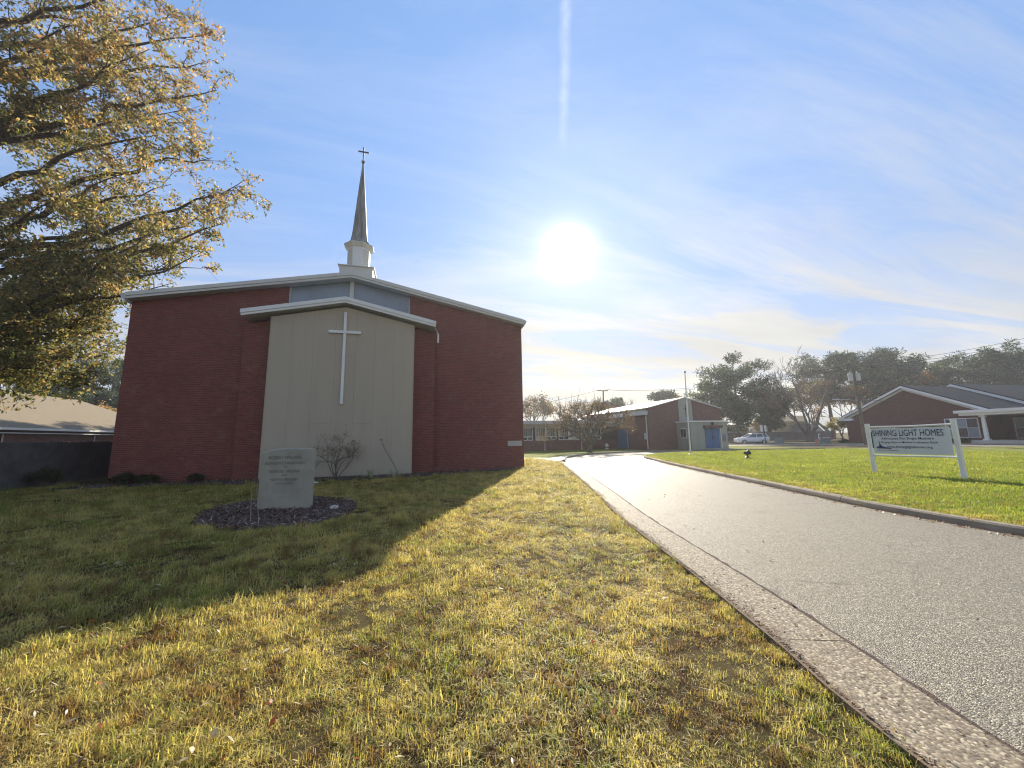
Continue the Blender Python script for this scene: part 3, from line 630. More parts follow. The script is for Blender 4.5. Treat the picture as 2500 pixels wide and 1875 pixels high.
def chips(name, P, mats, L=(.03, .09), W=(.008, .025), zlift=.01, tilt=.35):
    n = len(P); th = RNG.uniform(0, 2*np.pi, n); l = RNG.uniform(*L, n); w = RNG.uniform(*W, n)
    d = np.c_[np.cos(th), np.sin(th), RNG.normal(0, tilt, n)]; sd = np.c_[-np.sin(th), np.cos(th), RNG.normal(0, tilt, n)]
    C = P+np.c_[np.zeros((n, 2)), RNG.uniform(.2, 1, n)*zlift+np.abs(d[:, 2])*l*.5]
    V = np.stack([C-d*l[:, None]/2-sd*w[:, None]/2, C+d*l[:, None]/2-sd*w[:, None]*.35, C+d*l[:, None]/2+sd*w[:, None]/2, C-d*l[:, None]/2+sd*w[:, None]*.4], 1).reshape(-1, 3)
    return np_mesh(name, V, np.arange(4*n).reshape(-1, 4), mats, mi=RNG.integers(0, len(mats), n), kind='stuff')
def scatter(poly, n):
    poly = np.array(poly); lo, hi = poly.min(0), poly.max(0); P = RNG.uniform(lo, hi, (n*3, 2)); P = P[inpoly(P, [tuple(q) for q in poly])][:n]; return P
mC1, mC2, mC3 = M('bark_chip', (.10, .055, .038), .9), M('old_chip', (.19, .12, .085), .9), M('pale_chip', (.36, .29, .22), .9)
P = scatter(bed_poly, 5200); rr = np.linalg.norm(P-[cx, cy_], axis=1); o = chips('mulch_chips', np.c_[P, np.full(len(P), .026)], [mC1, mC1, mC1, mC1, mC2, mC2, mC2, mC3]); o['label'] = 'dark wood chips covering the oval bed'
q_ = RNG.integers(22, 116, 9000); fr = RNG.uniform(0, 1, (9000, 1)); gd = GUT_IN[q_]*(1-fr)+GUT_IN[q_+1]*fr; og = offset(GUT_IN, 1.)-GUT_IN
ds = .50-np.abs(RNG.normal(0, .055, 9000))*(.6+.5*np.sin(gd[:, 1]*3.1)); ds[:1500] = RNG.uniform(.03, .5, 1500); gd = gd+og[q_]*ds[:, None]; mDt = M('dirt', (.17, .115, .07))
o = chips('gutter_debris', np.c_[gd, .024+.02*np.clip((ds-.3)/.2, 0, 1)], [mDt, mDt, mDt, mC2, mC3], (.006, .035), (.003, .012), .006, .2); o['label'] = 'soil crumbs and twigs washed along the gutter'
P = scatter(front_bed, 5000); o = chips('front_bed_chips', np.c_[P, np.full(len(P), .02)], [mC1, mC1, mC1, mC2, mC2, mC3]); o['label'] = 'dark wood chips along the foot of the church wall'
def rock(name, label, c, r, sq=.55):
    bm = bmesh.new(); bmesh.ops.create_icosphere(bm, subdivisions=2, radius=1)
    for v in bm.verts: k = 1+RNG.normal(0, .10); v.co = Vector((v.co.x*r*k, v.co.y*r*.7*k, v.co.z*r*sq*k))
    me = bpy.data.meshes.new(name); bm.to_mesh(me); bm.free(); me.materials.append(mRock); o = bpy.data.objects.new(name, me); COL.objects.link(o); o.location = (c[0], c[1], r*sq*.5+.04); return tag(o, label, 'rock')
rock('rock', 'white rock on the mulch right of the memorial slab', at(815, 1246), .09); rock('rock', 'flat tan rock behind the memorial slab', at(764, 1184), .16, .3)
for (px, y0, y1, dx, lab) in ((611, 1278, 1196, -.02, 'thin leaning plant stake left of the memorial slab'), (632, 1285, 1196, -.05, 'thin plant stake in front of the memorial slab edge')):
    p = at(px, y0); tag(MB().tube([(p.x, p.y, .0), (p.x+dx, p.y+.02, .35), (p.x+dx*2, p.y+.03, .68)], [.006, .005, .003], 5).build('plant_stake', mC3), lab, 'stake')

# ------------------------------------------------------------------ banner sign on the island
SGX, SY0, SY1, SZ = 14.9, 8.98, 6.90, .118
sign = thing('banner_sign', 'white post sign with stretched pale banner lettered in navy', 'sign', (SGX, (SY0+SY1)/2, SZ))
for y, zt, ln in ((SY0, 1.72, .035), (SY1, 1.78, .02)):
    MB().hexa([(SGX-.05, y-.05-ln*.0, SZ-.05), (SGX+.05, y-.05, SZ-.05), (SGX+.05, y+.05, SZ-.05), (SGX-.05, y+.05, SZ-.05)], (0, ln*.5, zt-SZ+.05)).build('post', mWhite, sign, bevel=.006)
MB().tube([(SGX-.02, SY0-.05, 1.612), (SGX-.03, (SY0+SY1)/2, 1.60), (SGX-.02, SY1+.05, 1.628)], .026, 10).build('rail', mWhite, sign)
MB().tube([(SGX-.02, SY0-.05, .675), (SGX-.02, SY1+.05, .70)], .026, 10).build('rail', mWhite, sign)
nx, nz = 28, 12; vs = []; by0, by1, bz0, bz1 = 8.89, 7.0, .745, 1.56
for j in range(nz+1):
    for i in range(nx+1):
        u, v = i/nx, j/nz; sag = .012*math.sin(u*9)*(v) + .008*math.sin(u*17+v*3)*v; vs.append((SGX-.03+.012*math.sin(u*6.3+1)*math.sin(v*3.1), by0+(by1-by0)*u, bz0+(bz1-bz0)*v+sag*(1 if v > .9 else .3)))
ban = MB().add(vs, [(j*(nx+1)+i, j*(nx+1)+i+1, (j+1)*(nx+1)+i+1, (j+1)*(nx+1)+i) for j in range(nz) for i in range(nx)]).build('banner', mBanner, sign, smooth=True)
def bt(txt, x0, x1, y0, y1, shear=0., mat=mNavy, bold=0.):
    u0, u1 = (x0-425)/1135, (x1-425)/1135; v0, v1 = 1-(y0-345)/372, 1-(y1-345)/372
    c = (SGX-.046, by0+(by1-by0)*(u0+u1)/2, bz0+(bz1-bz0)*(v0+v1)/2)
    o = text_mesh(txt, 'lettering', mat, ban, c, (0, -1, 0), (0, 0, 1), ((u1-u0)*(by0-by1), (v0-v1)*(bz1-bz0)), shear, bold=bold)
    if y1-y0 < 60: o['kind'] = 'stuff'
bt('SHINING LIGHT HOMES', 448, 1478, 372, 462); bt('Advocates For Single Mothers', 575, 1340, 478, 522, bold=.006)
bt('Bringing Hope to Mothers in Hampton Roads', 560, 1390, 536, 572, .45, bold=.006); bt('www.shininglighthomes.org', 645, 1305, 598, 640, bold=.008)
bt('A Ministry for Single Mothers', 484, 825, 662, 678, bold=.006)
def bp(x, y): return (SGX-.047, by0+(by1-by0)*(x-425)/1135, bz0+(bz1-bz0)*(1-(y-345)/372))
lg = [(482, 640), (482, 618), (520, 612), (532, 590), (530, 560), (528, 545), (534, 520), (540, 545), (542, 565), (556, 592), (580, 612), (640, 628), (715, 636), (715, 646)]
MB().add([bp(*p) for p in lg], [tuple(range(len(lg)))]).build('lighthouse_emblem', mNavy, ban)
MB().add([bp(418, 400), bp(436, 400), bp(436, 640), bp(418, 640)], [(0, 1, 2, 3)]).build('edge_stripe', mNavy, ban)
for z in (.80, 1.0, 1.25, 1.5): MB().tube([(SGX-.03, by1+.01, z), (SGX-.06, SY1+.06, z+.02)], .006, 5).build('tie', mWhite, sign)
for z in (.78, .95, 1.4, 1.53): MB().tube([(SGX-.03, by0-.01, z), (SGX-.06, SY0-.05, z+.01)], .006, 5).build('tie', mWhite, sign)
MB().tube([(SGX-.05, 8.23, 1.59), (SGX-.065, 8.26, 1.45), (SGX-.075, 8.33, 1.33)], .009, 5).build('tie_end', mWhite, sign)

# ------------------------------------------------------------------ flagpole, floodlight
fp = at(1686, 1110, .118)
fl = thing('flagpole', 'slender white flagpole with a ball top near the hall', 'flagpole', fp)
MB().tube([(fp.x, fp.y, .1), (fp.x+.05, fp.y, 3.), (fp.x+.12, fp.y, 5.85)], [.055, .045, .03], 10).build('pole', mWhite, fl); MB().lathe([(.02, 0), (.07, .05), (.07, .10), (.02, .15)], (fp.x+.12, fp.y, 5.84), 10).build('finial', mDark, fl)
MB().lathe([(.14, 0), (.12, .06), (.06, .09)], (fp.x, fp.y, .10), 12).build('collar', mGreyT, fl)
lp = at(1825, 1119, .118)
fo = thing('floodlight', 'small dark floodlight on a ground stake aimed at the sign', 'floodlight', lp)
MB().lathe([(.13, 0), (.15, .03), (.10, .08), (.04, .14), (.04, .26)], (lp.x, lp.y, .11), 10).build('base', mDark, fo)
MB().tube([(lp.x-.14, lp.y+.05, .42), (lp.x, lp.y, .40), (lp.x+.12, lp.y-.05, .46)], [.07, .10, .15], 10).build('lamp_head', mDark, fo)

# ------------------------------------------------------------------ vegetation kit
def unit(a): return a/np.maximum(np.linalg.norm(a, axis=-1, keepdims=True), 1e-9)
def leaves(C, spread, n, L, Wd, flat=1., droop=0., radial=False):
    "n diamond leaves around each centre; returns V (4k,3)"
    C = np.repeat(np.asarray(C, float), n, 0); k = len(C); off = RNG.normal(0, 1, (k, 3)); off = unit(off)*(RNG.uniform(0, 1, (k, 1))**.5)
    off[:, 2] *= flat; P = C+off*spread; d = RNG.normal(0, 1, (k, 3)); d[:, 2] -= droop; d = unit(d)
    if radial: d = unit(off+.35*d)
    s = unit(np.cross(d, RNG.normal(0, 1, (k, 3)))); l = RNG.uniform(L*.6, L*1.3, (k, 1)); w = RNG.uniform(Wd*.6, Wd*1.3, (k, 1))
    nrm = np.cross(d, s)*w*.25
    return np.stack([P, P+d*l*.5+s*w*.5+nrm, P+d*l, P+d*l*.5-s*w*.5+nrm], 1).reshape(-1, 3), off
def leaf_obj(name, V, mats, probs, parent, mi=None):
    n = len(V)//4; mi = RNG.choice(len(mats), n, p=probs) if mi is None else mi
    return np_mesh(name, V, np.arange(4*n).reshape(-1, 4), mats, parent, mi)
def bez(a, b, c, n): t = np.linspace(0, 1, n)[:, None]; a, b, c = map(np.array, (a, b, c)); return (1-t)**2*a+2*t*(1-t)*b+t*t*c
def grow(mb, p, d, L, r, depth, ends, kids=(2, 3), spread=.6, up=.15, shrink=.72, sides=4, minr=.006, wob=.18):
    p = np.array(p, float); d = unit(np.array(d, float)); n = 4; pts = [p]; dd = d.copy()
    for i in range(n):
        dd = unit(dd+RNG.normal(0, wob, 3)/n*2+np.array([0, 0, up])/n); pts.append(pts[-1]+dd*L/n)
    rad = np.linspace(r, max(r*.62, minr), n+1); mb.tube(pts, list(rad), max(3, sides if depth > 1 else 3), cap=False)
    if depth == 0: ends.append(pts[-1]); ends.append(pts[2]); return
    if depth <= 2: ends.append(pts[-1])
    for k in range(int(RNG.integers(kids[0], kids[1]+1))):
        a = RNG.normal(0, 1, 3); a = unit(np.cross(dd, a)); nd = unit(dd+a*spread*RNG.uniform(.6, 1.3)); q = pts[-1] if k < 2 else pts[int(RNG.integers(2, n))]
        grow(mb, q, nd, L*shrink*RNG.uniform(.8, 1.15), max(r*.60*RNG.uniform(.85, 1.1), minr), depth-1, ends, kids, spread, up, shrink, sides, minr, wob)

LF = {k: M_leaf('leaf_'+k, c, .35, tl) for k, c, tl in (('green', (.12, .14, .045), .5), ('olive', (.23, .215, .085), .55), ('gold', (.44, .32, .15), .6), ('russet', (.38, .19, .085), .55), ('dark', (.035, .055, .022), .35),
      ('pine', (.040, .075, .038), .25), ('pine_lit', (.085, .125, .055), .3), ('tan', (.30, .20, .11), .45), ('brown', (.17, .105, .065), .4), ('moss', (.12, .15, .045), .4), ('pale', (.46, .48, .32), .4))}

# ------------------------------------------------------------------ the great oak beyond the fence
def oak():
    bx, by = -20.6, 20.8
    t = thing('oak_tree', 'towering oak with thinning gold and olive autumn leaves beside the church', 'tree', (bx, by, 0))
    mb = MB(); mb.tube([(bx-.1, by, -.1), (bx, by, .5), (bx+.05, by+.1, 3.), (bx+.3, by, 7.), (bx+.2, by+.2, 12.), (bx-.6, by-.1, 17.), (bx-1.6, by, 21.5)], [.78, .62, .52, .45, .34, .17, .03], 12)
    tips = [((400, -30), 19), ((470, 25), 20.5), ((520, 90), 19), ((545, 150), 21.5), ((572, 220), 19.5), ((520, 300), 22), ((560, 385), 20), ((632, 445), 19.3), ((612, 500), 21), ((590, 545), 18.6), ((480, 560), 22.5), ((545, 610), 19.5), ((535, 655), 20.8), ((440, 690), 19.2), ((340, 665), 20.5), ((285, 745), 19.4), ((300, 690), 21.5), ((245, 830), 20), ((190, 880), 19), ((130, 905), 18.6), ((60, 900), 18.2), ((150, 925), 19.5), ((100, 860), 22), ((60, 100), 17), ((200, 60), 17.5), ((330, 60), 22), ((300, 160), 17.5), ((200, 260), 18.5), ((430, 200), 22), ((400, 330), 17.8), ((330, 420), 19), ((460, 450), 21.5), ((150, 480), 17.4), ((260, 560), 21), ((380, 560), 18.3), ((120, 640), 18.6), ((230, 680), 18.8), ((60, 760), 17.6), ((160, 790), 20.8), ((420, 620), 22.4), ((380, 120), 17.6), ((100, 360), 21.5), ((30, 560), 19.5), ((480, 270), 20), ((340, 500), 23.5), ((250, 380), 24), ((180, 140), 24), ((90, 840), 23.5), ((30, 880), 19.5), ((250, 800), 21.5)]
    T = [np.array(atY(p[0]-(42 if p[0] > 440 else 15 if p[0] > 280 else 0), p[1], y)) for p, y in tips]
    for k in range(26):      # the far and left side of the crown
        a = RNG.uniform(R(70), R(290)); rr = RNG.uniform(5, 11); z = RNG.uniform(5, 23); T.append(np.array((bx+rr*math.cos(a)*(1.2-z/40), by+rr*math.sin(a)*(1.2-z/40), z)))
    C = []; hot = []; TRK = lambda z: bx+.2-max(0, z-12)*.13
    for j, tip in enumerate(T):
        hd = np.hypot(tip[0]-bx, tip[1]-by); z0 = np.clip(tip[2]-.42*hd+RNG.normal(0, .6), 3.6, 19.5)
        s = np.array((TRK(z0), by, z0)); midp = s*.5+tip*.5+np.array((0, 0, RNG.uniform(-.4, 1.0) if tip[2] > 7 else RNG.uniform(1.2, 2.2)))+RNG.normal(0, .5, 3)
        path = bez(s, midp, tip, 13); path[1:-1] += RNG.normal(0, .10, (11, 3)); r0 = .05+.014*hd
        mb.tube(path, list(np.linspace(r0, .012, 13)), 6, cap=False)
        for k in range(int(11+hd*.9)):
            tt = RNG.uniform(.28, 1.)**.8; i = min(int(tt*12), 11); q = path[i]+(path[i+1]-path[i])*(tt*12-i); ax = unit(path[i+1]-path[i])
            dv = unit(ax*RNG.uniform(.3, 1.)+unit(RNG.normal(0, 1, 3))*.85+np.array((0, 0, .12))); l = RNG.uniform(.7, 2.1)*(1.1-.45*tt)
            e = q+dv*l; mm = (q+e)/2+RNG.normal(0, .12, 3); pp = bez(q, mm, e, 5); mb.tube(pp, [.022, .018, .013, .009, .005], 3, cap=False)
            for w in (.45, .75, 1.0):
                if RNG.random() < .86: C.append(bez(q, mm, e, 20)[int(w*19)]+RNG.normal(0, .08, 3)); hot.append(tt*.6+.02*tip[2]+RNG.normal(0, .16))
            for _ in range(2):
                e2 = pp[3]+unit(dv+RNG.normal(0, .7, 3))*RNG.uniform(.3, .8); mb.tube([pp[2+_], e2], [.008, .004], 3, cap=False); C.append(e2); hot.append(tt*.6+.02*tip[2]+RNG.normal(0, .16))
    C = np.array(C); hot = np.array(hot); ok = ~((C[:, 0] > XL-.5) & (C[:, 1] > FY-.6) & (C[:, 2] < 9.9)); C, hot = C[ok], hot[ok]
    n = 15; V, _ = leaves(C, .31, n, .20, .085, .75, .4)
    h = np.repeat(hot, n)+RNG.normal(0, .22, len(C)*n); mi = np.digitize(h, [.50, .88, 1.22])
    mb.build('trunk', mBark, t); leaf_obj('crown', V, [LF['green'], LF['olive'], LF['gold'], LF['russet']], None, t, mi)
oak()

# ------------------------------------------------------------------ pines and other distant trees
def pine(px, depth, ytop, half_px, label, lo=.35, seed=0, mats=('pine', 'pine', 'pine_lit', 'dark'), dens=1., group='tall pines behind the street', flat=.85, x_lean=0., spot=None):
    b = atD(px, depth); H = atDp(px, ytop, depth).z; Rr = half_px*depth/F_PX
    if spot: b = Vector((spot[0], spot[1], 0)); H = spot[2]; Rr = spot[3]
    t = thing('pine_tree', label, 'tree', b, group); mb = MB(); n = 8
    tp = [np.array((b.x+x_lean*i/n+RNG.normal(0, .05), b.y+RNG.normal(0, .05), H*.97*i/n)) for i in range(n+1)]; mb.tube(tp, list(np.linspace(.018*H+.12, .05, n+1)), 8, cap=False)
    C = []; nl = int(34*dens)
    for k in range(nl):
        f = RNG.uniform(lo, 1.); z = H*f; g_ = (f-lo)/(1-lo); rad = Rr*(math.sin(math.pi*min(1, .18+.82*(1-g_)**.75*.95))*1.0 if g_ > .05 else .55)*RNG.uniform(.55, 1.08); rad = max(rad, .12*Rr)
        a = RNG.uniform(0, 2*np.pi); i = min(int(f*n), n-1); s = tp[i]*.5+tp[i+1]*.5; s = np.array((s[0], s[1], z-.04*H)); e = np.array((s[0]+rad*math.cos(a), s[1]+rad*math.sin(a), z+rad*RNG.uniform(-.05, .3)))
        pp = bez(s, (s+e)/2-np.array((0, 0, .1*rad)), e, 6); mb.tube(pp, list(np.linspace(.09, .02, 6)*(H/14)), 4, cap=False)
        for w in RNG.uniform(.3, 1.08, 9): C.append(s+(e-s)*w+RNG.normal(0, .09*Rr, 3)*np.array((1, 1, .6)))
    C = np.array(C); V, off = leaves(C, .085*Rr+.2, int(46*dens), .46*depth/60, .13*depth/60, flat, 0, True)
    mb.build('trunk', mBarkP, t); leaf_obj('crown', V, [LF[m_] for m_ in mats], [.4, .2, .28, .12], t)
def broad(px, depth, ytop, half_px, label, mats, probs, leafn=16, lsize=.4, lo=.3, depthn=4, name='tree', group=None, zb=None, py_base=None, sp=.65, bark=None):
    b = atD(px, depth); H = atDp(px, ytop, depth).z; Rr = half_px*depth/F_PX; t = thing(name, label, 'tree', b, group); mb = MB(); ends = []
    h0 = H*lo; mb.tube([(b.x, b.y, -.1), (b.x+.03*H*RNG.normal(), b.y, h0*.6), (b.x, b.y, h0)], [.022*H+.06, .018*H+.05, .016*H+.03], 7, cap=False)
    nk = 5
    for k in range(nk):
        a = 2*np.pi*k/nk+RNG.uniform(-.4, .4); tl_ = RNG.uniform(.25, .85)*Rr/(H-h0+.1)*1.3
        grow(mb, (b.x, b.y, h0*RNG.uniform(.75, 1.)), (tl_*math.cos(a), tl_*math.sin(a), 1), (H-h0)*.36, .011*H+.03, depthn-1, ends, (2, 3), sp, .12, .74, 4, .012*depth/50)
    E_ = np.array(ends); c = np.array((b.x, b.y)); 
    mb.build('trunk', bark or mBarkG, t)
    if leafn:
        V, _ = leaves(E_, .07*H+.15, leafn, lsize, lsize*.5, .8, 0); leaf_obj('crown', V, [LF[m_] for m_ in mats], probs, t)
    return t
pine(1806, 68, 884, 88, 'tall dark pine rising right of the hall gable', .25, dens=1.15)
pine(1745, 74, 935, 50, 'lower pale green tree leaning over the hall roof', .25, mats=('pine_lit', 'moss', 'moss', 'pine'), dens=1.)
pine(1880, 76, 950, 52, 'shorter round pine between tall pine and bare tree', .30, dens=1.1)
pine(2035, 84, 868, 78, 'broad dark pine crown behind the bare tree', .5, dens=1.1)
pine(2125, 88, 866, 82, 'flat-topped pine behind the utility pole', .52, dens=1.1)
pine(2200, 90, 872, 70, 'pine crown above the brick house gable', .52, dens=1.0)
pine(2290, 92, 900, 62, 'rounded olive pine low behind the house ridge', .4, mats=('pine', 'moss', 'pine_lit', 'brown'), dens=1.1)
pine(2452, 88, 866, 95, 'big spreading pine at the right edge behind roofs', .35, dens=1.7)
pine(1626, 96, 958, 36, 'small rounded evergreen behind the hall roof', .3, dens=.8, group=None)
pine(1500, 96, 972, 46, 'dark evergreen behind the wing roof and bare tree', .35, dens=.9, group=None)
pine(210, 62, 868, 62, 'dark pine behind the neighbouring tan roof', .3, dens=1.3, group=None)
pine(262, 66, 880, 40, 'slim pine half hidden by the church corner', .3, mats=('pine_lit', 'moss', 'pine', 'pine'), dens=1.2, group=None)
pine(110, 50, 905, 75, 'low dense evergreen rising over the tan roof', .15, mats=('dark', 'pine', 'dark', 'pine'), dens=1.4, group=None)
for x, y, h, r_, lab in ((-20.5, 51, 13.6, 3.4, 'nearest of three pines standing behind the church, shading the tan roof'), (-20.0, 58, 14.4, 3.6, 'middle one of three pines standing behind the church'), (-19.5, 65, 14.0, 3.6, 'farthest of three pines standing behind the church')): pine(500, 60, 900, 50, lab, .12, dens=1.2, group=None, spot=(x, y, h, r_))
broad(1310, 82, 958, 52, 'rounded russet tree behind the classroom wing', ('tan', 'brown', 'moss'), (.45, .3, .25), 14, .45, .22)
broad(1665, 98, 955, 34, 'thin tan tree behind the hall ridge', ('tan', 'brown', 'moss'), (.4, .3, .3), 12, .45, .3)
broad(1990, 80, 930, 62, 'grey-brown leafless thicket tree behind the bare trunk', ('brown', 'tan', 'moss'), (.5, .2, .3), 9, .5, .25, 5)
broad(2090, 84, 935, 70, 'brown thinning tree behind the utility pole', ('brown', 'russet', 'moss'), (.5, .2, .3), 9, .5, .2, 5)
broad(2180, 86, 930, 70, 'grey-brown tree behind the brick house', ('brown', 'tan', 'moss'), (.55, .2, .25), 9, .5, .2, 5)
broad(2240, 92, 915, 60, 'rusty brown tree left of the low olive pine', ('russet', 'brown', 'moss'), (.3, .4, .3), 16, .5, .2, 5)
broad(1860, 92, 1022, 34, 'orange autumn shrub tree behind the far roofs', ('gold', 'russet', 'moss'), (.5, .25, .25), 20, .4, .15, 4)
broad(1795, 60, 1030, 20, 'small leafy tree at the hall corner', ('moss', 'pale', 'brown'), (.5, .2, .3), 16, .22, .2, 4)
broad(2055, 64, 1015, 30, 'golden green young tree left of the brick house', ('moss', 'olive', 'gold'), (.4, .35, .25), 20, .24, .2, 4)
broad(30, 66, 940, 60, 'reddish tree behind the left end of the tan roof', ('russet', 'brown', 'moss'), (.4, .4, .2), 18, .45, .2, 4)
broad(246, 56, 985, 14, 'small orange tree at the end of the tan roof', ('gold', 'russet', 'gold'), (.5, .3, .2), 22, .25, .2, 4)
def bare_tree():
    b = atD(1975, 62); t = thing('bare_tree', 'large leafless tree with forking trunks across the street', 'tree', b); mb = MB(); ends = []
    for (dx, dz, L, r) in ((-.42, 1, 3.6, .26), (-.1, 1, 4.2, .24), (.5, 1, 3.8, .30), (-.25, 1, 3.4, .18), (.2, 1, 3.6, .18)):
        d = RT*dx+Vector((0, 0, dz))+Vector((RNG.normal(0, .12), RNG.normal(0, .12), 0)); grow(mb, (b.x+RT.x*dx*.5, b.y+RT.y*dx*.5, .9), d, L, r, 6, ends, (2, 3), .42, .14, .76, 5, .016, .22)
    mb.tube([(b.x, b.y, -.1), (b.x, b.y, .5), (b.x, b.y, 1.15)], [.62, .52, .46], 9); mb.build('trunk', mBarkG, t)
bare_tree()
def lawn_tree():
    b = at(1440, 1103.5); t = thing('ornamental_tree', 'spreading low tree with bare shoots and tan leaves before the classroom windows', 'tree', b); mb = MB(); ends = []
    mb.tube([(b.x, b.y, -.05), (b.x, b.y, .35), (b.x+.02, b.y, .8)], [.30, .24, .22], 8, cap=False)
    for dx, dy, dz, L in ((-1., .1, .8, 1.75), (-.45, .5, 1., 1.8), (.15, -.4, 1.1, 1.7), (.75, .3, .95, 1.8), (1.15, -.1, .8, 1.9), (.4, .7, 1., 1.7), (-.7, -.5, .95, 1.7), (-.15, .2, 1.2, 1.8)):
        d = RT*dx+Vector((FWD.x, FWD.y, 0))*dy+Vector((0, 0, dz)); grow(mb, (b.x, b.y, .6), d, L, .14, 5, ends, (2, 4), .62, .05, .72, 4, .012, .2)
    for k in range(46):      # upright water shoots
        e = np.array(ends[int(RNG.integers(0, len(ends)))]); e2 = e+np.array((RNG.normal(0, .22), RNG.normal(0, .15), RNG.uniform(.6, 1.9))); mb.tube([e, (e+e2)/2+RNG.normal(0, .05, 3), e2], [.022, .016, .008], 4, cap=False)
    mb.build('trunk', mBarkG, t); E_ = np.array(ends); V, _ = leaves(E_, .32, 2, .12, .06, .8, .5); leaf_obj('crown', V, [LF['tan'], LF['brown'], LF['moss']], (.5, .35, .15), t)
lawn_tree()
def shrub(name, label, base, h, rad, mats, probs, nb=9, leafn=10, ls=.05, depthn=3, group=None, sp=.55, bark=None, up=.1):
    b = Vector(base); t = thing(name, label, 'shrub', b, group); mb = MB(); ends = []
    for k in range(nb):
        a = RNG.uniform(0, 6.28); tl_ = RNG.uniform(.1, 1.)*rad/h; grow(mb, (b.x+.05*math.cos(a), b.y+.05*math.sin(a), 0), (tl_*math.cos(a), tl_*math.sin(a), 1), h*.36, .010+.006*h, depthn, ends, (2, 3), sp, up, .7, 4, .003, .25)
    mb.build('stems', bark or mBarkG, t)
    if leafn: V, _ = leaves(np.array(ends), .10*h, leafn, ls, ls*.5, .9, .1); leaf_obj('foliage', V, [LF[m_] for m_ in mats], probs, t)
    return t
p = atY(822, 1160, 16.4); shrub('leafless_shrub', 'sparse thin-branched shrub against the stucco front', (p.x, p.y, .02), 1.9, 1.7, ('moss', 'brown', 'green'), (.4, .4, .2), 7, 2, .05, 4, sp=.75, up=-.02)
p = atY(975, 1154, 16.5); t = thing('leaning_sapling', 'single leaning bare sapling right of the thin-branched shrub', 'sapling', (p.x, p.y, .02)); MB().tube([(p.x, p.y, 0), (p.x-.25, p.y+.05, .5), (p.x-.62, p.y+.1, 1.1), (p.x-.78, p.y+.1, 1.55)], [.014, .012, .009, .005], 5).build('stem', mBark, t)
V, _ = leaves(np.array([(p.x-.76, p.y+.1, 1.5), (p.x-.7, p.y+.1, 1.3)]), .08, 10, .06, .03); leaf_obj('foliage', V, [LF['green'], LF['brown']], (.6, .4), t)
for px, lab in ((905, 'variegated grassy clump left of two by the bed edging'), (962, 'variegated grassy clump right of two by the bed edging')):
    p = at(px, 1170); n = 60; a = RNG.uniform(0, 2*np.pi, n); l = RNG.uniform(.24, .48, n); V = []; Fq = []
    for i in range(n):
        d = np.array((math.cos(a[i]), math.sin(a[i]), 0)); s = np.array((-d[1], d[0], 0))*.013; o0 = np.array((p.x, p.y, .02))+d*.03; k = len(V)
        for u, zz in ((0, 0), (.35, .75), (.7, .8), (1., .35)): q = o0+d*l[i]*u*.85+np.array((0, 0, zz*l[i]*RNG.uniform(.8, 1.1))); V += [q-s*(1-u*.85), q+s*(1-u*.85)]
        Fq += [(k, k+1, k+3, k+2), (k+2, k+3, k+5, k+4), (k+4, k+5, k+7, k+6)]
    tag(np_mesh('grassy_clump', np.array(V), np.array(Fq), LF['pale']), lab, 'plant', 'variegated clumps by the church')
for i, (px, py, h, r_, lab) in enumerate(((258, 1172, .75, .55, 'dark low shrub at the left corner of the church'), (330, 1180, .5, .6, 'dark spreading shrub below the left brick wall'), (420, 1172, .42, .5, 'low dark shrub under the brick wall left of centre'), (505, 1172, .35, .4, 'smallest dark shrub under the brick left of the slab'))):
    p = at(px, py); shrub('low_shrub', lab, (p.x, min(p.y, 17.2), 0), h, r_, ('dark', 'brown', 'green'), (.5, .25, .25), 12, 12, .05, 3, 'dark shrubs along the church wall', .8)
for i, (px, lab) in enumerate(((728, 'small dark seedling left of the thin-branched shrub'), (748, 'small dark seedling touching the thin-branched shrub'))):
    p = atY(px, 1160, 16.6); shrub('seedling', lab, (p.x, p.y, .02), .32, .12, ('dark', 'green', 'brown'), (.5, .3, .2), 4, 5, .09, 1, 'seedlings by the stucco front')

# ------------------------------------------------------------------ neighbour on the left: fence and tan-roofed house
fen = thing('wood_fence', 'tall weathered board fence along the yard left of the church', 'fence', (-13.1, 16, 0))
y = 7.0; FXL = -13.15
while y < 31:
    w = random.uniform(.135, .148); zt = 1.63+RNG.normal(0, .012); x = FXL+RNG.normal(0, .005)
    MB().yz([(y, .03), (y+w, .03), (y+w, zt-.03), (y+w-.03, zt), (y+.03, zt), (y, zt-.03)], x, x+.018).build('board', mFence, fen); y += w+random.uniform(.001, .003)
for z in (.35, 1.25): MB().box((FXL-.06, 7, z), (FXL-.012, 31, z+.09)).build('rail', mFence, fen)
for y in np.arange(7.2, 31, 2.4): MB().box((FXL-.17, y, 0), (FXL-.0605, y+.1, 1.6)).build('post', mFence, fen)
nh = thing('neighbour_house', 'low brick house with tan hipped roof behind the board fence', 'house', (-37, 44, 0))
nx0, nx1, ny0, ny1 = -44.4, -29.6, 24., 58.
MB().box((nx0, ny0, 0), (nx1, ny1, 2.75)).build('wall', mBrickH, nh)
e0, ez, rzz = .55, 2.92, 6.7; cxn = (nx0+nx1)/2; q = [(nx0-e0, ny0-e0, ez), (nx1+e0, ny0-e0, ez), (nx1+e0, ny1+e0, ez), (nx0-e0, ny1+e0, ez), (cxn, ny0+7, rzz), (cxn, ny1-4.5, rzz)]
MB().add(q, [(0, 1, 4), (1, 2, 5, 4), (2, 3, 5), (3, 0, 4, 5), (3, 2, 1, 0)]).build('roof', mRoofTan, nh)
MB().box((nx1+e0-.02, ny0-e0, ez-.17), (nx1+e0+.12, ny1+e0, ez+.0)).build('eaves_gutter', mWhite, nh)
MB().box((nx1+.01, ny0, 2.50), (nx1+e0-.03, ny1, 2.56)).build('soffit', mWhite, nh)
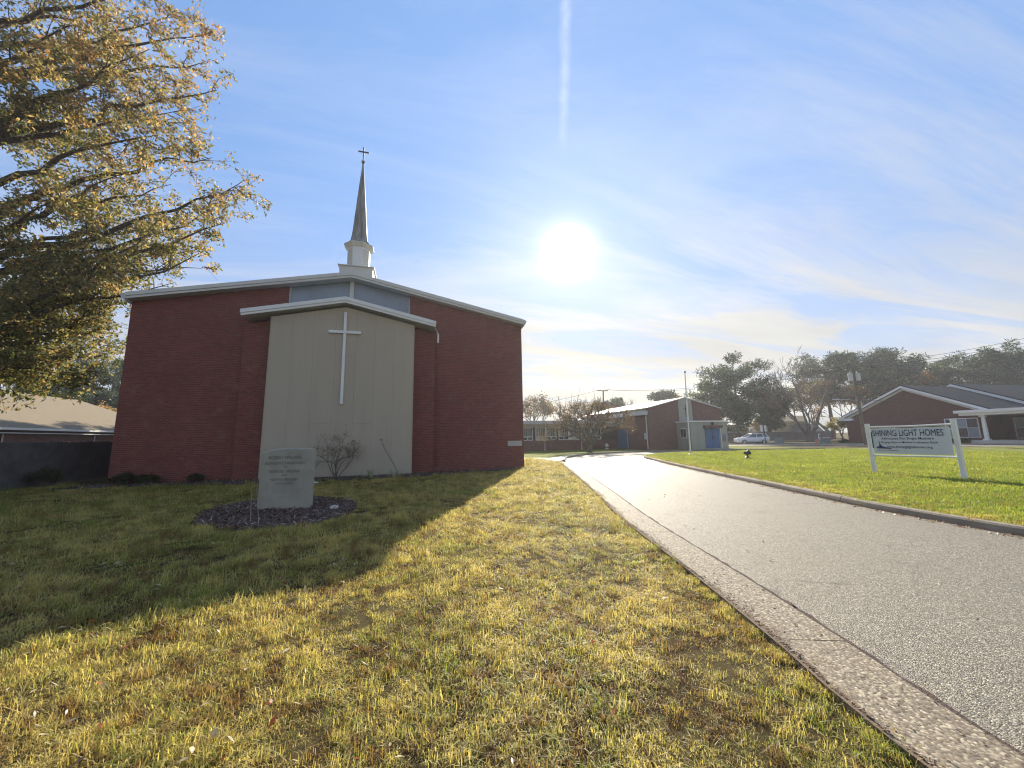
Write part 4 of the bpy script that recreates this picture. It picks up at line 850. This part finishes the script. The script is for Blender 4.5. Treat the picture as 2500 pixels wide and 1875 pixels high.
for y in (36.8, 45.2): MB().tube([(nx1+.08, y, 0), (nx1+.08, y, 2.5)], .05, 6).build('downpipe', mWhite, nh)
MB().box((nx1-1.2, ny1-5.2, 3.9), (nx1-.8, ny1-4.6, 4.25)).build('roof_vent', mWhite, nh)

# ------------------------------------------------------------------ brick house on the right
rh = thing('brick_house', 'brick house with white gable trim, dark roof and columned porch', 'house', (58, 30.7, 0))
GX, GY0, GY1, GC = 58., 24.4, 37.4, 30.7; GE, GP = 3.55, 7.0
def gz(y): return GP-abs(y-GC)*(GP-GE)/6.95
MB().yz([(GY0, 0), (GY1, 0), (GY1, gz(GY1)-.1), (GC, GP-.1), (GY0, gz(GY0)-.1)], GX, GX+.3).box((GX+.3, GY1-.3, 0), (GX+14, GY1, 3.4)).box((GX+.3, GY0, 0), (GX+14, GY0+.3, 3.4)).build('wall', mBrickR, rh)
def yz_strip(f, up, dn, x0, x1, ya=GC-6.95, yc=GC, yb=GC+6.95):
    m = MB()
    for a, b in ((ya, yc), (yc, yb)): m.hexa([(x0, a, f(a)-dn), (x0, b, f(b)-dn), (x0, b, f(b)+up), (x0, a, f(a)+up)], (x1-x0, 0, 0))
    return m
yz_strip(gz, .06, .06, GX-.45, GX+9).build('roof', mRoofDark, rh)
yz_strip(lambda y: gz(y)-.065, 0, .26, GX-.50, GX-.40).build('rake_board', mWhite, rh)
yz_strip(lambda y: gz(y)-.31, 0, .30, GX-.16, GX-.003).build('frieze_board', mTrim, rh)
MB().box((GX-.48, GY1+.1, 3.05), (GX+9, GY1+.55, 3.42)).build('eaves_return', mWhite, rh); MB().box((GX-.45, GY1-1.0, 3.0), (GX-.02, GY1+.09, 3.30)).build('cornice_return', mWhite, rh)
gz2 = lambda y: gz(y)+.42
yz_strip(gz2, .06, .06, GX+9.1, GX+24, GC-9.5, GC, GC+6.95).build('rear_roof', mRoofDark, rh)
yz_strip(lambda y: gz2(y)-.065, 0, .34, GX+8.95, GX+9.09, GC-9.5, GC, GC+6.95).build('rear_rake_board', mWhite, rh)
MB().yz([(GC-9.2, 0), (GY1, 0), (GY1, gz2(GY1)-.4), (GC, GP), (GC-9.2, gz2(GC-9.2)-.4)], GX+9.3, GX+9.5).build('rear_wall', mBrickR, rh)
def win_x(y0, y1, z0, z1, X, nv, nh_, parent, name='window'):
    f = MB().box((X-.06, y0, z0), (X-.002, y0+.08, z1)).box((X-.06, y1-.08, z0), (X-.002, y1, z1)).box((X-.06, y0+.081, z0), (X-.002, y1-.081, z0+.08)).box((X-.06, y0+.081, z1-.08), (X-.002, y1-.081, z1)).build(name, mWhite, parent)
    for i in range(nv):
        for j in range(nh_):
            a, b = y0+.08+(y1-y0-.16)*i/nv, y0+.08+(y1-y0-.16)*(i+1)/nv; c, d = z0+.08+(z1-z0-.16)*j/nh_, z0+.08+(z1-z0-.16)*(j+1)/nh_
            MB().box((X-.03, a+.02, c+.02), (X-.01, b-.02, d-.02)).build('pane', mGlass if (i+j) % 2 else mFrost, f)
    for i in range(1, nv): yy = y0+.08+(y1-y0-.16)*i/nv; MB().box((X-.05, yy-.019, z0+.081), (X-.031, yy+.019, z1-.081)).build('mullion', mWhite, f)
    for j in range(1, nh_): zz = z0+.08+(z1-z0-.16)*j/nh_; MB().box((X-.0505, y0+.081, zz-.019), (X-.0315, y1-.081, zz+.019)).build('glazing_bar', mWhite, f)
win_x(25.0, 27.6, .65, 2.75, GX, 3, 2, rh)
pc = MB().box((54.6, 14., .0), (60.5, 24.39, .42)).build('porch_floor', mConc, rh)
MB().box((54.7, 14., 2.92), (60.9, 24.9, 3.18)).build('porch_beam', mWhite, rh); MB().box((54.45, 14., 3.181), (61.0, 25.15, 3.46)).build('porch_cornice', mWhite, rh)
for y in (23.4, 19.6, 15.8): co_ = MB().lathe([(.17, .56), (.16, 1.6), (.14, 2.74)], (55.1, y, 0), 14).build('column', mWhite, rh, smooth=False); MB().box((54.88, y-.22, .421), (55.32, y+.22, .56)).build('plinth', mWhite, co_); MB().box((54.9, y-.2, 2.74), (55.3, y+.2, 2.919)).build('capital', mWhite, co_)
MB().box((60.5, 13.8, 0), (60.8, 24.39, 3.17)).build('entrance_wall', mBrickR, rh)
win_x(21.2, 23.6, .5, 2.65, 60.5, 2, 2, rh, 'entrance_window'); win_x(17.2, 19.4, .5, 2.65, 60.5, 2, 2, rh, 'entrance_window')
for i in range(3): MB().box((54.2-.35*i, 16.5, 0), (54.59-.35*i, 20.5, .32-.1*i)).build('step', mConc, rh)
MB().xy([(49.6+4.6, 17), (54.0, 19.5), (53.5, 19.5), (53.5, 17)], .031, .05).build('path', mConc, rh)
for i, (x, y, h, r_, lab) in enumerate(((54.6, 24.9, .7, .7, 'clipped bush beside the porch column'), (56.6, 27.0, .55, .8, 'low bush beneath the house window'), (56.9, 30.5, .5, .9, 'low bush under the brick gable'), (55.9, 36.6, .6, .8, 'bush at the left corner of the brick house'))):
    shrub('foundation_shrub', lab, (x, y, 0), h, r_, ('dark', 'green', 'pine'), (.5, .3, .2), 16, 26, .12, 3, 'bushes along the brick house', .9)
b = atD(2480, 45); shrub('large_shrub', 'tall dark shrub in front of the porch at the right edge', (56.2, 19.7, .42), 1.9, .8, ('dark', 'green', 'pine'), (.5, .3, .2), 14, 26, .14, 4, None, .7)

# ------------------------------------------------------------------ across the street: fence, shed, houses
def far_box(px0, px1, depth): a, b = atD(px0, depth), atD(px1, depth); return a, b
UX = Vector((RT.x, RT.y, 0)).normalized(); UF = Vector((FWD.x, FWD.y, 0)).normalized()
def slab(p, w, d, z0, z1): p = Vector((p[0], p[1], z0)); return [p, p+UX*w, p+UX*w+UF*d, p+UF*d], (0, 0, z1-z0)
ff = thing('far_fence', 'long grey-brown board fence behind the parked car', 'fence', atD(1880, 74)); a, b = atD(1776, 74), atD(2030, 74); nb = 64
for i in range(nb):
    p0 = a.lerp(b, i/nb); p1 = a.lerp(b, (i+.94)/nb); zt = 1.75+RNG.normal(0, .02)
    MB().hexa([p0+Vector((0, 0, .03)), p1+Vector((0, 0, .03)), p1+Vector((0, 0, zt)), p0+Vector((0, 0, zt))], UF*.03).build('board', mFenceF, ff)
MB().hexa([a+UF*.04+Vector((0, 0, 1.3)), b+UF*.04+Vector((0, 0, 1.3)), b+UF*.04+Vector((0, 0, 1.4)), a+UF*.04+Vector((0, 0, 1.4))], UF*.05).build('rail', mFenceF, ff)
def front(poly_px, depth, thick, name, mat, parent):
    "flat front given in photo pixels, standing at one depth, with real thickness"
    return MB().hexa([atDp(x, y, depth) for x, y in poly_px], UF*thick).build(name, mat, parent)
sh = thing('gambrel_shed', 'pale shed with barn-shaped roof behind the far fence', 'shed', atD(1815, 80))
front([(1798, 1075), (1830, 1075), (1830, 1058), (1824.5, 1041), (1810, 1033), (1798, 1038)], 80, 5, 'wall', mShed, sh); front([(1831, 1059), (1832.5, 1059), (1826.5, 1040), (1810, 1030.8), (1797, 1036), (1797, 1038), (1810, 1033), (1825, 1041.2)], 79.8, 5.5, 'roof_edge', mWhite, sh); front([(1813, 1042), (1818, 1042), (1818, 1048), (1813, 1048)], 79.9, .09, 'vent', mDark, sh)
dh = thing('dark_roof_house', 'low house with dark roof behind the street sign', 'house', atD(1850, 92))
front([(1829, 1072), (1896, 1072), (1896, 1056), (1829, 1056)], 92, 8, 'wall', mTrim, dh)
MB().add([atDp(1826, 1057, 91.5), atDp(1900, 1057, 91.5), atDp(1890, 1044, 96), atDp(1834, 1044, 96), atDp(1826, 1054, 101), atDp(1900, 1054, 101)], [(0, 1, 2, 3), (3, 2, 5, 4), (0, 3, 4), (1, 5, 2)]).build('roof', mRoofDark, dh)
front([(1829, 1046), (1845, 1046), (1863, 1056), (1860, 1057), (1844, 1048), (1829, 1048)], 91.3, .3, 'rake_board', mWhite, dh); front([(1871, 1053), (1900, 1053), (1900, 1056), (1871, 1056)], 91, .3, 'fascia', mWhite, dh)
yh = thing('cream_house', 'cream sided two-level house behind the forking bare tree', 'house', atD(1935, 88))
front([(1891, 1072), (1968, 1072), (1968, 1028), (1893, 1029)], 88, 9, 'wall', mCream, yh)
MB().add([atDp(1888, 1031, 87.5), atDp(1972, 1030, 87.5), atDp(1960, 1015, 93), atDp(1898, 1016, 93), atDp(1888, 1028, 99), atDp(1972, 1028, 99)], [(0, 1, 2, 3), (3, 2, 5, 4), (0, 3, 4), (1, 5, 2)]).build('roof', mRoofTan, yh)
MB().add([atDp(1923, 1057, 86.5), atDp(1975, 1057, 86.5), atDp(1975, 1034, 87.8), atDp(1942, 1034, 87.8)], [(0, 1, 2, 3)]).build('lower_roof', mRoof, yh); front([(1925, 1060), (1975, 1060), (1975, 1057), (1925, 1057)], 86.6, .4, 'fascia', mTrim, yh)
w1 = front([(1929, 1038), (1932, 1038), (1932, 1042), (1929, 1042)], 87.95, .05, 'window', mWhite, yh); front([(1929.5, 1038.5), (1931.5, 1038.5), (1931.5, 1041.5), (1929.5, 1041.5)], 87.9, .05, 'pane', mDark, w1)
gh = thing('blue_gable_house', 'pale blue gable end glimpsed between the forking trunks', 'house', atD(1984, 90))
front([(1966, 1074), (2016, 1074), (2016, 1056), (1992, 1034), (1976, 1048), (1966, 1056)], 90, 8, 'wall', mShed, gh)
MB().add([atDp(1993, 1031, 89.6), atDp(2020, 1058, 89.6), atDp(2030, 1054, 99), atDp(2000, 1031, 99)], [(0, 1, 2, 3)]).build('roof', mRoof, gh)

# ------------------------------------------------------------------ car parked on the street
def car():
    c = atD(1833, 53.5); t = thing('parked_car', 'white sport utility car parked on the street beyond the hall', 'car', c)
    ang = R(-8); fw = (-UX*math.cos(ang)+UF*math.sin(-ang)); sd = Vector((-fw.y, fw.x, 0)); S = .93
    def W3(x, y, z): return c+fw*(x*S)+sd*(y*S)+Vector((0, 0, z*S))
    def loft(prof_rows, name, mat, parent, smooth=False):
        m = MB(); K = len(prof_rows[0]); vs = [W3(*p) for row in prof_rows for p in row]
        fs = [(r*K+k, r*K+(k+1) % K, (r+1)*K+(k+1) % K, (r+1)*K+k) for r in range(len(prof_rows)-1) for k in range(K)]+[tuple(range(K))[::-1], tuple((len(prof_rows)-1)*K+k for k in range(K))]
        return m.add(vs, fs).build(name, mat, parent, smooth=smooth)
    rows = []
    for x, w, z0, z1 in ((2.30, .62, .45, .72), (2.24, .80, .32, .92), (1.9, .90, .28, 1.0), (1.0, .93, .26, 1.08), (.2, .93, .26, 1.10), (-1., .93, .26, 1.13), (-1.9, .91, .30, 1.15), (-2.2, .86, .38, 1.10), (-2.30, .74, .5, .95)):
        rows.append([(x, -w*.9, z0), (x, -w, (z0+z1)*.5), (x, -w*.97, z1-.06), (x, -w*.80, z1), (x, w*.80, z1), (x, w*.97, z1-.06), (x, w, (z0+z1)*.5), (x, w*.9, z0)])
    body = loft(rows, 'body', mCarW, t)
    rows = []
    for x, w, z in ((1.02, .78, 1.08), (.15, .70, 1.56), (-.4, .70, 1.63), (-1.3, .69, 1.60), (-1.75, .66, 1.52), (-2.1, .70, 1.12)): rows.append([(x, -w, z), (x, w, z)])
    g = MB(); vs = []
    for x, w, z in ((1.02, .80, 1.06), (.15, .66, 1.57), (-1.3, .66, 1.61), (-1.78, .64, 1.53), (-2.14, .78, 1.10)): vs += [W3(x, -w, z), W3(x, w, z)]
    g.add(vs, [(0, 1, 3, 2), (4, 5, 7, 6), (6, 7, 9, 8), (2, 3, 5, 4), (0, 2, 4, 6, 8), (9, 7, 5, 3, 1)]).build('cabin', mGlass, t)
    MB().hexa([W3(.2, -.68, 1.555), W3(.2, .68, 1.555), W3(-1.85, .66, 1.57), W3(-1.85, -.66, 1.57)], (0, 0, .07)).build('roof_panel', mCarW, t, bevel=.01)
    for s in (-1, 1):
        for (xa, za, xb, zb) in ((1.0, 1.08, .15, 1.57), (-.45, 1.1, -.50, 1.60), (-1.45, 1.12, -1.25, 1.60), (-2.1, 1.10, -1.75, 1.55)):
            MB().tube([W3(xa, s*(.80 if xa > .9 or xa < -2 else .81), za), W3(xb, s*.68, zb)], .05, 5).build('pillar', mCarW, t)
        for x in (1.42, -1.38):
            wl = MB().tube([W3(x, s*.70, .34), W3(x, s*.94, .34)], .34, 18).build('wheel', mTyre, t); MB().tube([W3(x, s*.90, .34), W3(x, s*.955, .34)], .22, 14).build('rim', mRim, wl)
        MB().hexa([W3(-2.31, s*.55, .82), W3(-2.31, s*.80, .82), W3(-2.27, s*.83, 1.0), W3(-2.27, s*.55, 1.0)], fw*.03).build('tail_lamp', mRed, t)
        MB().hexa([W3(2.26, s*.50, .74), W3(2.26, s*.80, .74), W3(2.22, s*.80, .88), W3(2.22, s*.50, .88)], fw*.03).build('headlight', mGlass, t)
        MB().hexa([W3(.95, s*.84, 1.10), W3(.75, s*.84, 1.10), W3(.75, s*.84, 1.25), W3(.95, s*.84, 1.25)], sd*(s*.18)).build('mirror', mCarW, t)
        MB().hexa([W3(1.05, s*.935, .24), W3(-1.0, s*.935, .24), W3(-1.0, s*.935, .40), W3(1.05, s*.935, .40)], sd*(s*.012)).build('side_trim', mDark, t)
    MB().hexa([W3(-2.30, -.78, .42), W3(-2.30, .78, .42), W3(-2.33, .80, .72), W3(-2.33, -.80, .72)], fw*.04).build('bumper', mDark, t)
car()

# ------------------------------------------------------------------ street furniture
sp_ = atD(1867.5, 50); ss = thing('street_sign_post', 'dark post carrying two narrow white boards beside the parked car', 'sign post', sp_)
MB().tube([sp_, sp_+Vector((-.12, 0, 2.75))], .055, 6).build('post', mDark, ss)
for a_, b_ in ((-.44, -.13), (.06, .36)): q = sp_+Vector((-.1, 0, 1.75)); MB().hexa([q+UX*a_, q+UX*b_, q+UX*b_+Vector((0, 0, .85)), q+UX*a_+Vector((0, 0, .85))], UF*.04).build('board', mWhite, ss)
up = atD(2110, 41); pole = thing('utility_pole', 'leaning wooden utility pole with grey transformers left of the brick house', 'utility pole', up)
top = atDp(2080, 888, 41); MB().tube([up-Vector((0, 0, .1)), up.lerp(top, .5), top], [.17, .145, .11], 10).build('pole', mPoleW, pole)
for dx, w in ((-.42, .22), (.32, .28)):
    q = up.lerp(top, .80)+UX*dx; MB().lathe([(w*.9, 0), (w, .05), (w, .75), (w*.8, .85), (w*.2, .88)], q-Vector((0, 0, .1)), 12).build('transformer', mGreyT, pole); MB().lathe([(.05, 0), (.04, .15), (.06, .2)], q+Vector((0, 0, .78)), 6).build('bushing', mTrim, pole)
MB().tube([up.lerp(top, .55), up.lerp(top, .55)-UX*2.1+Vector((0, 0, .15))], .03, 5).build('lamp_arm', mGreyT, pole); q = up.lerp(top, .55)-UX*2.3+Vector((0, 0, .1)); MB().hexa([q-UX*.35, q+UX*.25, q+UX*.25+UF*.25, q-UX*.35+UF*.25], (0, 0, .12)).build('lamp_head', mGreyT, pole)
p2 = atD(1474, 62); pole2 = thing('distant_utility_pole', 'dark utility pole with crossarm above the ornamental tree', 'utility pole', p2)
t2 = atDp(1472.5, 953, 62); MB().tube([p2, t2], [.16, .11], 8).build('pole', mPoleW, pole2); MB().hexa([t2-UX*.95+Vector((0, 0, -.10)), t2+UX*.85+Vector((0, 0, -.16)), t2+UX*.85+Vector((0, 0, -.02)), t2-UX*.95+Vector((0, 0, .04))], UF*.1).build('crossarm', mPoleW, pole2)
for dx in (-.85, -.5, .45, .8): MB().lathe([(.05, 0), (.07, .06), (.03, .16)], t2+UX*dx+Vector((0, 0, 0)), 6).build('insulator', mDark, pole2)
MB().lathe([(.3, 0), (.33, .1), (.33, 1.1), (.2, 1.25)], t2-Vector((0, 0, 3.2)), 12).build('transformer', mDark, pole2)
def wire(a, b, sag, lab, r=.016, n=16):
    pts = [a.lerp(b, i/n)-Vector((0, 0, sag*4*(i/n)*(1-i/n))) for i in range(n+1)]; tag(MB().tube(pts, r, 4).build('power_cable', mDark), lab, 'cable', 'overhead cables')
wire(top+Vector((0, 0, -.1)), atDp(2760, 760, 30), .7, 'upper cable from the leaning pole to the right edge'); wire(top+Vector((0, 0, -.35)), atDp(2760, 775, 30), .7, 'middle cable from the leaning pole to the right edge'); wire(top+Vector((0, 0, -.55)), atDp(2760, 786, 30), .7, 'lower cable from the leaning pole to the right edge')
wire(t2+UX*.8+Vector((0, 0, .1)), top+Vector((0, 0, -.1)), 1.0, 'upper cable between the two utility poles', .02); wire(t2+UX*.4+Vector((0, 0, .1)), top+Vector((0, 0, -.4)), 1.1, 'lower cable between the two utility poles', .02)
wire(t2-UX*.8+Vector((0, 0, .1)), atDp(1150, 1000, 66), .8, 'cable running left behind the church', .02); wire(up.lerp(top, .56), atDp(2300, 968, 52), .35, 'service cable from the leaning pole to the brick house', .022)
q = atD(1900, 56); ub = thing('utility_cabinet', 'grey green ground cabinet on the grass beyond the street', 'cabinet', q); MB().hexa([q-UX*.52-UF*.4, q+UX*.52-UF*.4, q+UX*.52+UF*.4, q-UX*.52+UF*.4], (0, 0, .02)).build('pad', mConc, ub)
MB().add([q-UX*.5-UF*.38+Vector((0, 0, .021)), q+UX*.5-UF*.38+Vector((0, 0, .021)), q+UX*.5+UF*.38+Vector((0, 0, .021)), q-UX*.5+UF*.38+Vector((0, 0, .021)), q-UX*.36-UF*.3+Vector((0, 0, .85)), q+UX*.36-UF*.3+Vector((0, 0, .85)), q+UX*.36+UF*.3+Vector((0, 0, .85)), q-UX*.36+UF*.3+Vector((0, 0, .85))], [(4, 5, 6, 7), (0, 1, 5, 4), (1, 2, 6, 5), (2, 3, 7, 6), (3, 0, 4, 7)]).build('housing', mBox, ub)
q = atD(2011, 50); vb = thing('backflow_cabinet', 'low green cabinet with white lid right of the bare trunk', 'cabinet', q); MB().hexa([q-UX*.6-UF*.3, q+UX*.55-UF*.3, q+UX*.55+UF*.3, q-UX*.6+UF*.3], (0, 0, .55)).build('housing', mBox, vb); MB().hexa([q+Vector((0, 0, .72))+UX*.0-UF*.3, q+Vector((0, 0, .72))+UX*.58-UF*.3, q+Vector((0, 0, .72))+UX*.58+UF*.3, q+Vector((0, 0, .72))+UF*.3], (0, 0, .08)).build('lid', mWhite, vb); MB().tube([q+UX*.3+Vector((0, 0, .54)), q+UX*.3+Vector((0, 0, .73))], .05, 6).build('support', mDark, vb)
q = atD(1998, 50.5); vp = thing('vent_pipe', 'white hooked pipe standing behind the low green cabinet', 'pipe', q); MB().tube([q, q+Vector((0, 0, 1.15)), q+Vector((0, 0, 1.3))+UX*.08, q+Vector((0, 0, 1.25))+UX*.2], .05, 8).build('pipe', mWhite, vp); MB().tube([q+UX*.14, q+UX*.14+Vector((0, 0, .9))], .06, 8).build('valve_stem', mGreyT, vp)
q = atD(1991, 47.5); hy = thing('fire_hydrant', 'small orange hydrant by the kerb beyond the street', 'hydrant', q); MB().lathe([(.16, 0), (.16, .05), (.10, .07), (.10, .42), (.13, .45), (.11, .55), (.04, .62)], q, 12).build('barrel', mOrange, hy); MB().tube([q+Vector((0, 0, .34))-UX*.19, q+Vector((0, 0, .34))+UX*.19], .05, 8).build('nozzle', mOrange, hy); MB().lathe([(.03, 0), (.04, .04), (.02, .08)], q+Vector((0, 0, .62)), 6).build('cap_nut', mOrange, hy)

# ------------------------------------------------------------------ grass and leaf litter
def tuft(name, mat, nb, rad, h0, h1, bw, lean):
    V, Fq = [], []
    for i in range(nb):
        a = RNG.uniform(0, 6.283); rr = rad*math.sqrt(RNG.uniform(0, 1)); bx, by = rr*math.cos(a), rr*math.sin(a); th = RNG.uniform(0, 6.283); h = RNG.uniform(h0, h1); w = bw*RNG.uniform(.6, 1.3)
        d = np.array((math.cos(th), math.sin(th), 0)); s = np.array((-d[1], d[0], 0))*w*.5; ln = abs(RNG.normal(0, lean)); b0 = np.array((bx, by, -.004)); k = len(V)
        m1 = b0+np.array((0, 0, h*.55))+d*h*ln*.35; t1 = b0+np.array((0, 0, h*max(.15, 1-ln*.45)))+d*h*ln*1.05
        V += [b0-s, b0+s, m1-s*.8, m1+s*.8, t1]; Fq += [(k, k+1, k+3), (k, k+3, k+2), (k+2, k+3, k+4)]
    me = bpy.data.meshes.new(name); me.from_pydata([tuple(v) for v in V], [], Fq); me.materials.append(mat); return bpy.data.objects.new(name, me)
def grass(name, label, P, scale, tufts):
    col = bpy.data.collections.new(name+'_tufts')
    for o in tufts: col.objects.link(o)
    me = bpy.data.meshes.new(name); n = len(P); me.vertices.add(n); me.vertices.foreach_set('co', np.asarray(P, np.float32).ravel())
    rot = np.c_[RNG.normal(0, .12, n), RNG.normal(0, .12, n), RNG.uniform(0, 6.283, n)].astype(np.float32)
    a = me.attributes.new('rot', 'FLOAT_VECTOR', 'POINT'); a.data.foreach_set('vector', rot.ravel())
    a = me.attributes.new('scl', 'FLOAT', 'POINT'); a.data.foreach_set('value', np.asarray(scale, np.float32))
    a = me.attributes.new('idx', 'INT', 'POINT'); a.data.foreach_set('value', RNG.integers(0, len(tufts), n).astype(np.int32))
    ob = bpy.data.objects.new(name, me); COL.objects.link(ob); ob['kind'] = 'stuff'; ob['label'] = label
    ng = bpy.data.node_groups.new(name, 'GeometryNodeTree'); ng.interface.new_socket('Geometry', in_out='INPUT', socket_type='NodeSocketGeometry'); ng.interface.new_socket('Geometry', in_out='OUTPUT', socket_type='NodeSocketGeometry')
    N_ = ng.nodes; L_ = ng.links.new; gi = N_.new('NodeGroupInput'); go = N_.new('NodeGroupOutput'); ip = N_.new('GeometryNodeInstanceOnPoints'); ci = N_.new('GeometryNodeCollectionInfo')
    ci.inputs[0].default_value = col; ci.inputs['Separate Children'].default_value = True; ci.inputs['Reset Children'].default_value = True
    def na(nm, ty): x = N_.new('GeometryNodeInputNamedAttribute'); x.data_type = ty; x.inputs[0].default_value = nm; return x.outputs[0]
    L_(gi.outputs[0], ip.inputs['Points']); L_(ci.outputs[0], ip.inputs['Instance']); ip.inputs['Pick Instance'].default_value = True
    L_(na('idx', 'INT'), ip.inputs['Instance Index']); L_(na('rot', 'FLOAT_VECTOR'), ip.inputs['Rotation']); L_(na('scl', 'FLOAT'), ip.inputs['Scale']); L_(ip.outputs[0], go.inputs[0])
    md = ob.modifiers.new('grass', 'NODES'); md.node_group = ng; return ob
def sow(poly, ymin, ymax, xmin, xmax, dens, near):
    "points inside poly, thinning with distance; scale grows to keep cover"
    A = (xmax-xmin)*(ymax-ymin); n = int(A*dens); P = RNG.uniform((xmin, ymin), (xmax, ymax), (n, 2)); P = P[inpoly(P, poly)]
    r = np.linalg.norm(P, axis=1); ang = np.arctan2(P[:, 0], P[:, 1])-YAW; keep = (np.abs(ang) < R(58)) & (RNG.uniform(0, 1, len(P)) < np.clip((near/np.maximum(r, .1))**1.25, 0, 1)); P, r = P[keep], r[keep]
    return P, np.clip((r/near)**.5, 1, 2.6)
lawn_poly = [(-13, .4), (-13, 17.6), (5.6, 17.6), (5.6, 25.5), (8.0, 25.2), (8.6, 22.5)]+[tuple(p) for p in GUT_OUT[::-1] if p[1] > .3]
P, s = sow(lawn_poly, .4, 25.5, -13, 9, 440, 3.2)
P0, s0 = P, s
ok = ~(inpoly(P, bed_poly) | inpoly(P, front_bed)) & ~((P[:, 0] > XL) & (P[:, 0] < XR+.02) & (P[:, 1] > FY-.2)); P, s = P[ok], s[ok]
pat = np.sin(P[:, 0]*1.7+np.sin(P[:, 1]*1.1)*1.6)*np.sin(P[:, 1]*1.45+np.sin(P[:, 0]*.9)*1.8)+.5*np.sin(P[:, 0]*5.3+1)*np.sin(P[:, 1]*4.7)
ok = RNG.uniform(0, 1, len(P)) > np.clip((pat-.6)*.8, 0, .55); P, s, pat = P[ok], s[ok], pat[ok]; s = s*RNG.uniform(.65, 1.25, len(P))*np.clip(1.0-.28*pat, .7, 1.35)
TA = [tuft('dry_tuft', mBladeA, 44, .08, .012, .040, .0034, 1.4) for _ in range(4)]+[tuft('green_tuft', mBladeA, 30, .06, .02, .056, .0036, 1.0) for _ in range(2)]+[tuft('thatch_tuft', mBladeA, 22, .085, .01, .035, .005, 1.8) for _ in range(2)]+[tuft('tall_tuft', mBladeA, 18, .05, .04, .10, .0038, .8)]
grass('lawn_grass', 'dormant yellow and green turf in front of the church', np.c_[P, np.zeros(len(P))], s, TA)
P, s = sow([tuple(p) for p in ISLE], -2, 25, 8, 34, 150, 7.)
TB = [tuft('island_tuft', mBladeB, 28, .09, .022, .055, .006, .9) for _ in range(4)]
grass('island_grass', 'bright green turf on the island round the sign', np.c_[P, np.full(len(P), .118)], s*RNG.uniform(.8, 1.2, len(P)), TB)
kq = kr[(kr[:, 1] > 1) & (kr[:, 0] < 15)]; kq = np.repeat(kq, 60, 0); kq = kq+RNG.normal(0, .06, kq.shape)+np.c_[.18+np.abs(RNG.normal(0, .38, len(kq))), np.zeros(len(kq))]
grass('kerb_grass', 'dry browned turf along the island kerb', np.c_[kq, np.full(len(kq), .118)], RNG.uniform(.7, 1.3, len(kq)), [tuft('kerb_tuft', mBladeA, 26, .09, .02, .05, .005, 1.1) for _ in range(3)])
# blades hanging over the gutter edge
_nz = 0; gi_ = np.repeat(GUT_OUT[(GUT_OUT[:, 1] > .5) & (GUT_OUT[:, 1] < 19)], 60, 0)+RNG.normal(0, .05, (int(((GUT_OUT[:, 1] > .5) & (GUT_OUT[:, 1] < 19)).sum())*60, 2))+np.array((-.03, 0)); gi_[:, 0] += .035*np.sin(gi_[:, 1]*5.1)*np.sin(gi_[:, 1]*1.9)
grass('edge_grass', 'ragged grass fringe along the concrete gutter', np.c_[gi_, np.zeros(len(gi_))], RNG.uniform(.6, 1., len(gi_)), [tuft('edge_tuft', mBladeA, 16, .05, .03, .07, .0045, .7) for _ in range(3)])
def litter(name, label, P, z, mats, probs, L):
    n = len(P); C = np.c_[P, np.full(n, z)]; th = RNG.uniform(0, 6.28, n); d = np.c_[np.cos(th), np.sin(th), RNG.normal(0, .35, n)]; sd = np.c_[-np.sin(th), np.cos(th), RNG.normal(0, .5, n)]; l = RNG.uniform(L*.5, L*1.2, (n, 1)); w = l*RNG.uniform(.16, .42, (n, 1)); up_ = np.c_[np.zeros((n, 2)), RNG.uniform(.2, .5, n)]*w
    V = np.stack([C-d*l*.5, C-d*l*.1+sd*w*.5+up_, C+d*l*.5+up_*.6, C-d*l*.05-sd*w*.5+up_], 1).reshape(-1, 3)
    o = np_mesh(name, V, np.arange(4*n).reshape(-1, 4), mats, mi=RNG.choice(len(mats), n, p=probs), kind='stuff'); o['label'] = label; return o
mDry = M_leaf('leaf_litter_pale', (.52, .44, .30), .3, .3); mRus = M_leaf('leaf_litter_russet', (.34, .10, .04), .4, .4)
w_ = RNG.uniform(0, 1, len(P0)) < np.where(P0[:, 0] < -.5, .05, .014)
litter('fallen_leaves', 'scattered dead leaves lying on the lawn', P0[w_], .045, [mDry, mRus, LF['brown']], (.55, .25, .20), .062)
j_ = RNG.integers(0, 90, 260); Pk = kr[(kr[:, 1] > 2) & (kr[:, 1] < 18) & (kr[:, 0] < 14)]; Pk = Pk[RNG.integers(0, len(Pk), 1500)]+np.c_[-np.abs(RNG.normal(.0, .10, 1500)), RNG.normal(0, .1, 1500)]
litter('kerb_leaves', 'dry leaves and twigs caught along the island kerb', Pk, .02, [mDry, LF['brown'], mRus], (.25, .55, .20), .05)
Pg = GUT_IN[RNG.integers(20, 110, 70)]+np.c_[RNG.normal(.6, .9, 70), RNG.normal(0, .3, 70)]; litter('road_leaves', 'a few leaves and twigs blown across the driveway', Pg, .022, [LF['brown'], mDry], (.6, .4), .07)

# ------------------------------------------------------------------ autumn haze in the air
def haze():
    m = bpy.data.materials.new('haze'); m.use_nodes = True; t = NT(m.node_tree)
    v = t.n('ShaderNodeVolumePrincipled'); v.inputs['Color'].default_value = (.93, .95, 1, 1); v.inputs['Density'].default_value = HAZE; v.inputs['Anisotropy'].default_value = .5
    t.n('ShaderNodeOutputMaterial', i_Volume=v)
    o = MB().box((-70, -30, -1.), (120, 125, 26.)).build('haze', m); o['kind'] = 'stuff'; o['label'] = 'thin sunlit haze in the air'
HAZE = .00065
haze()
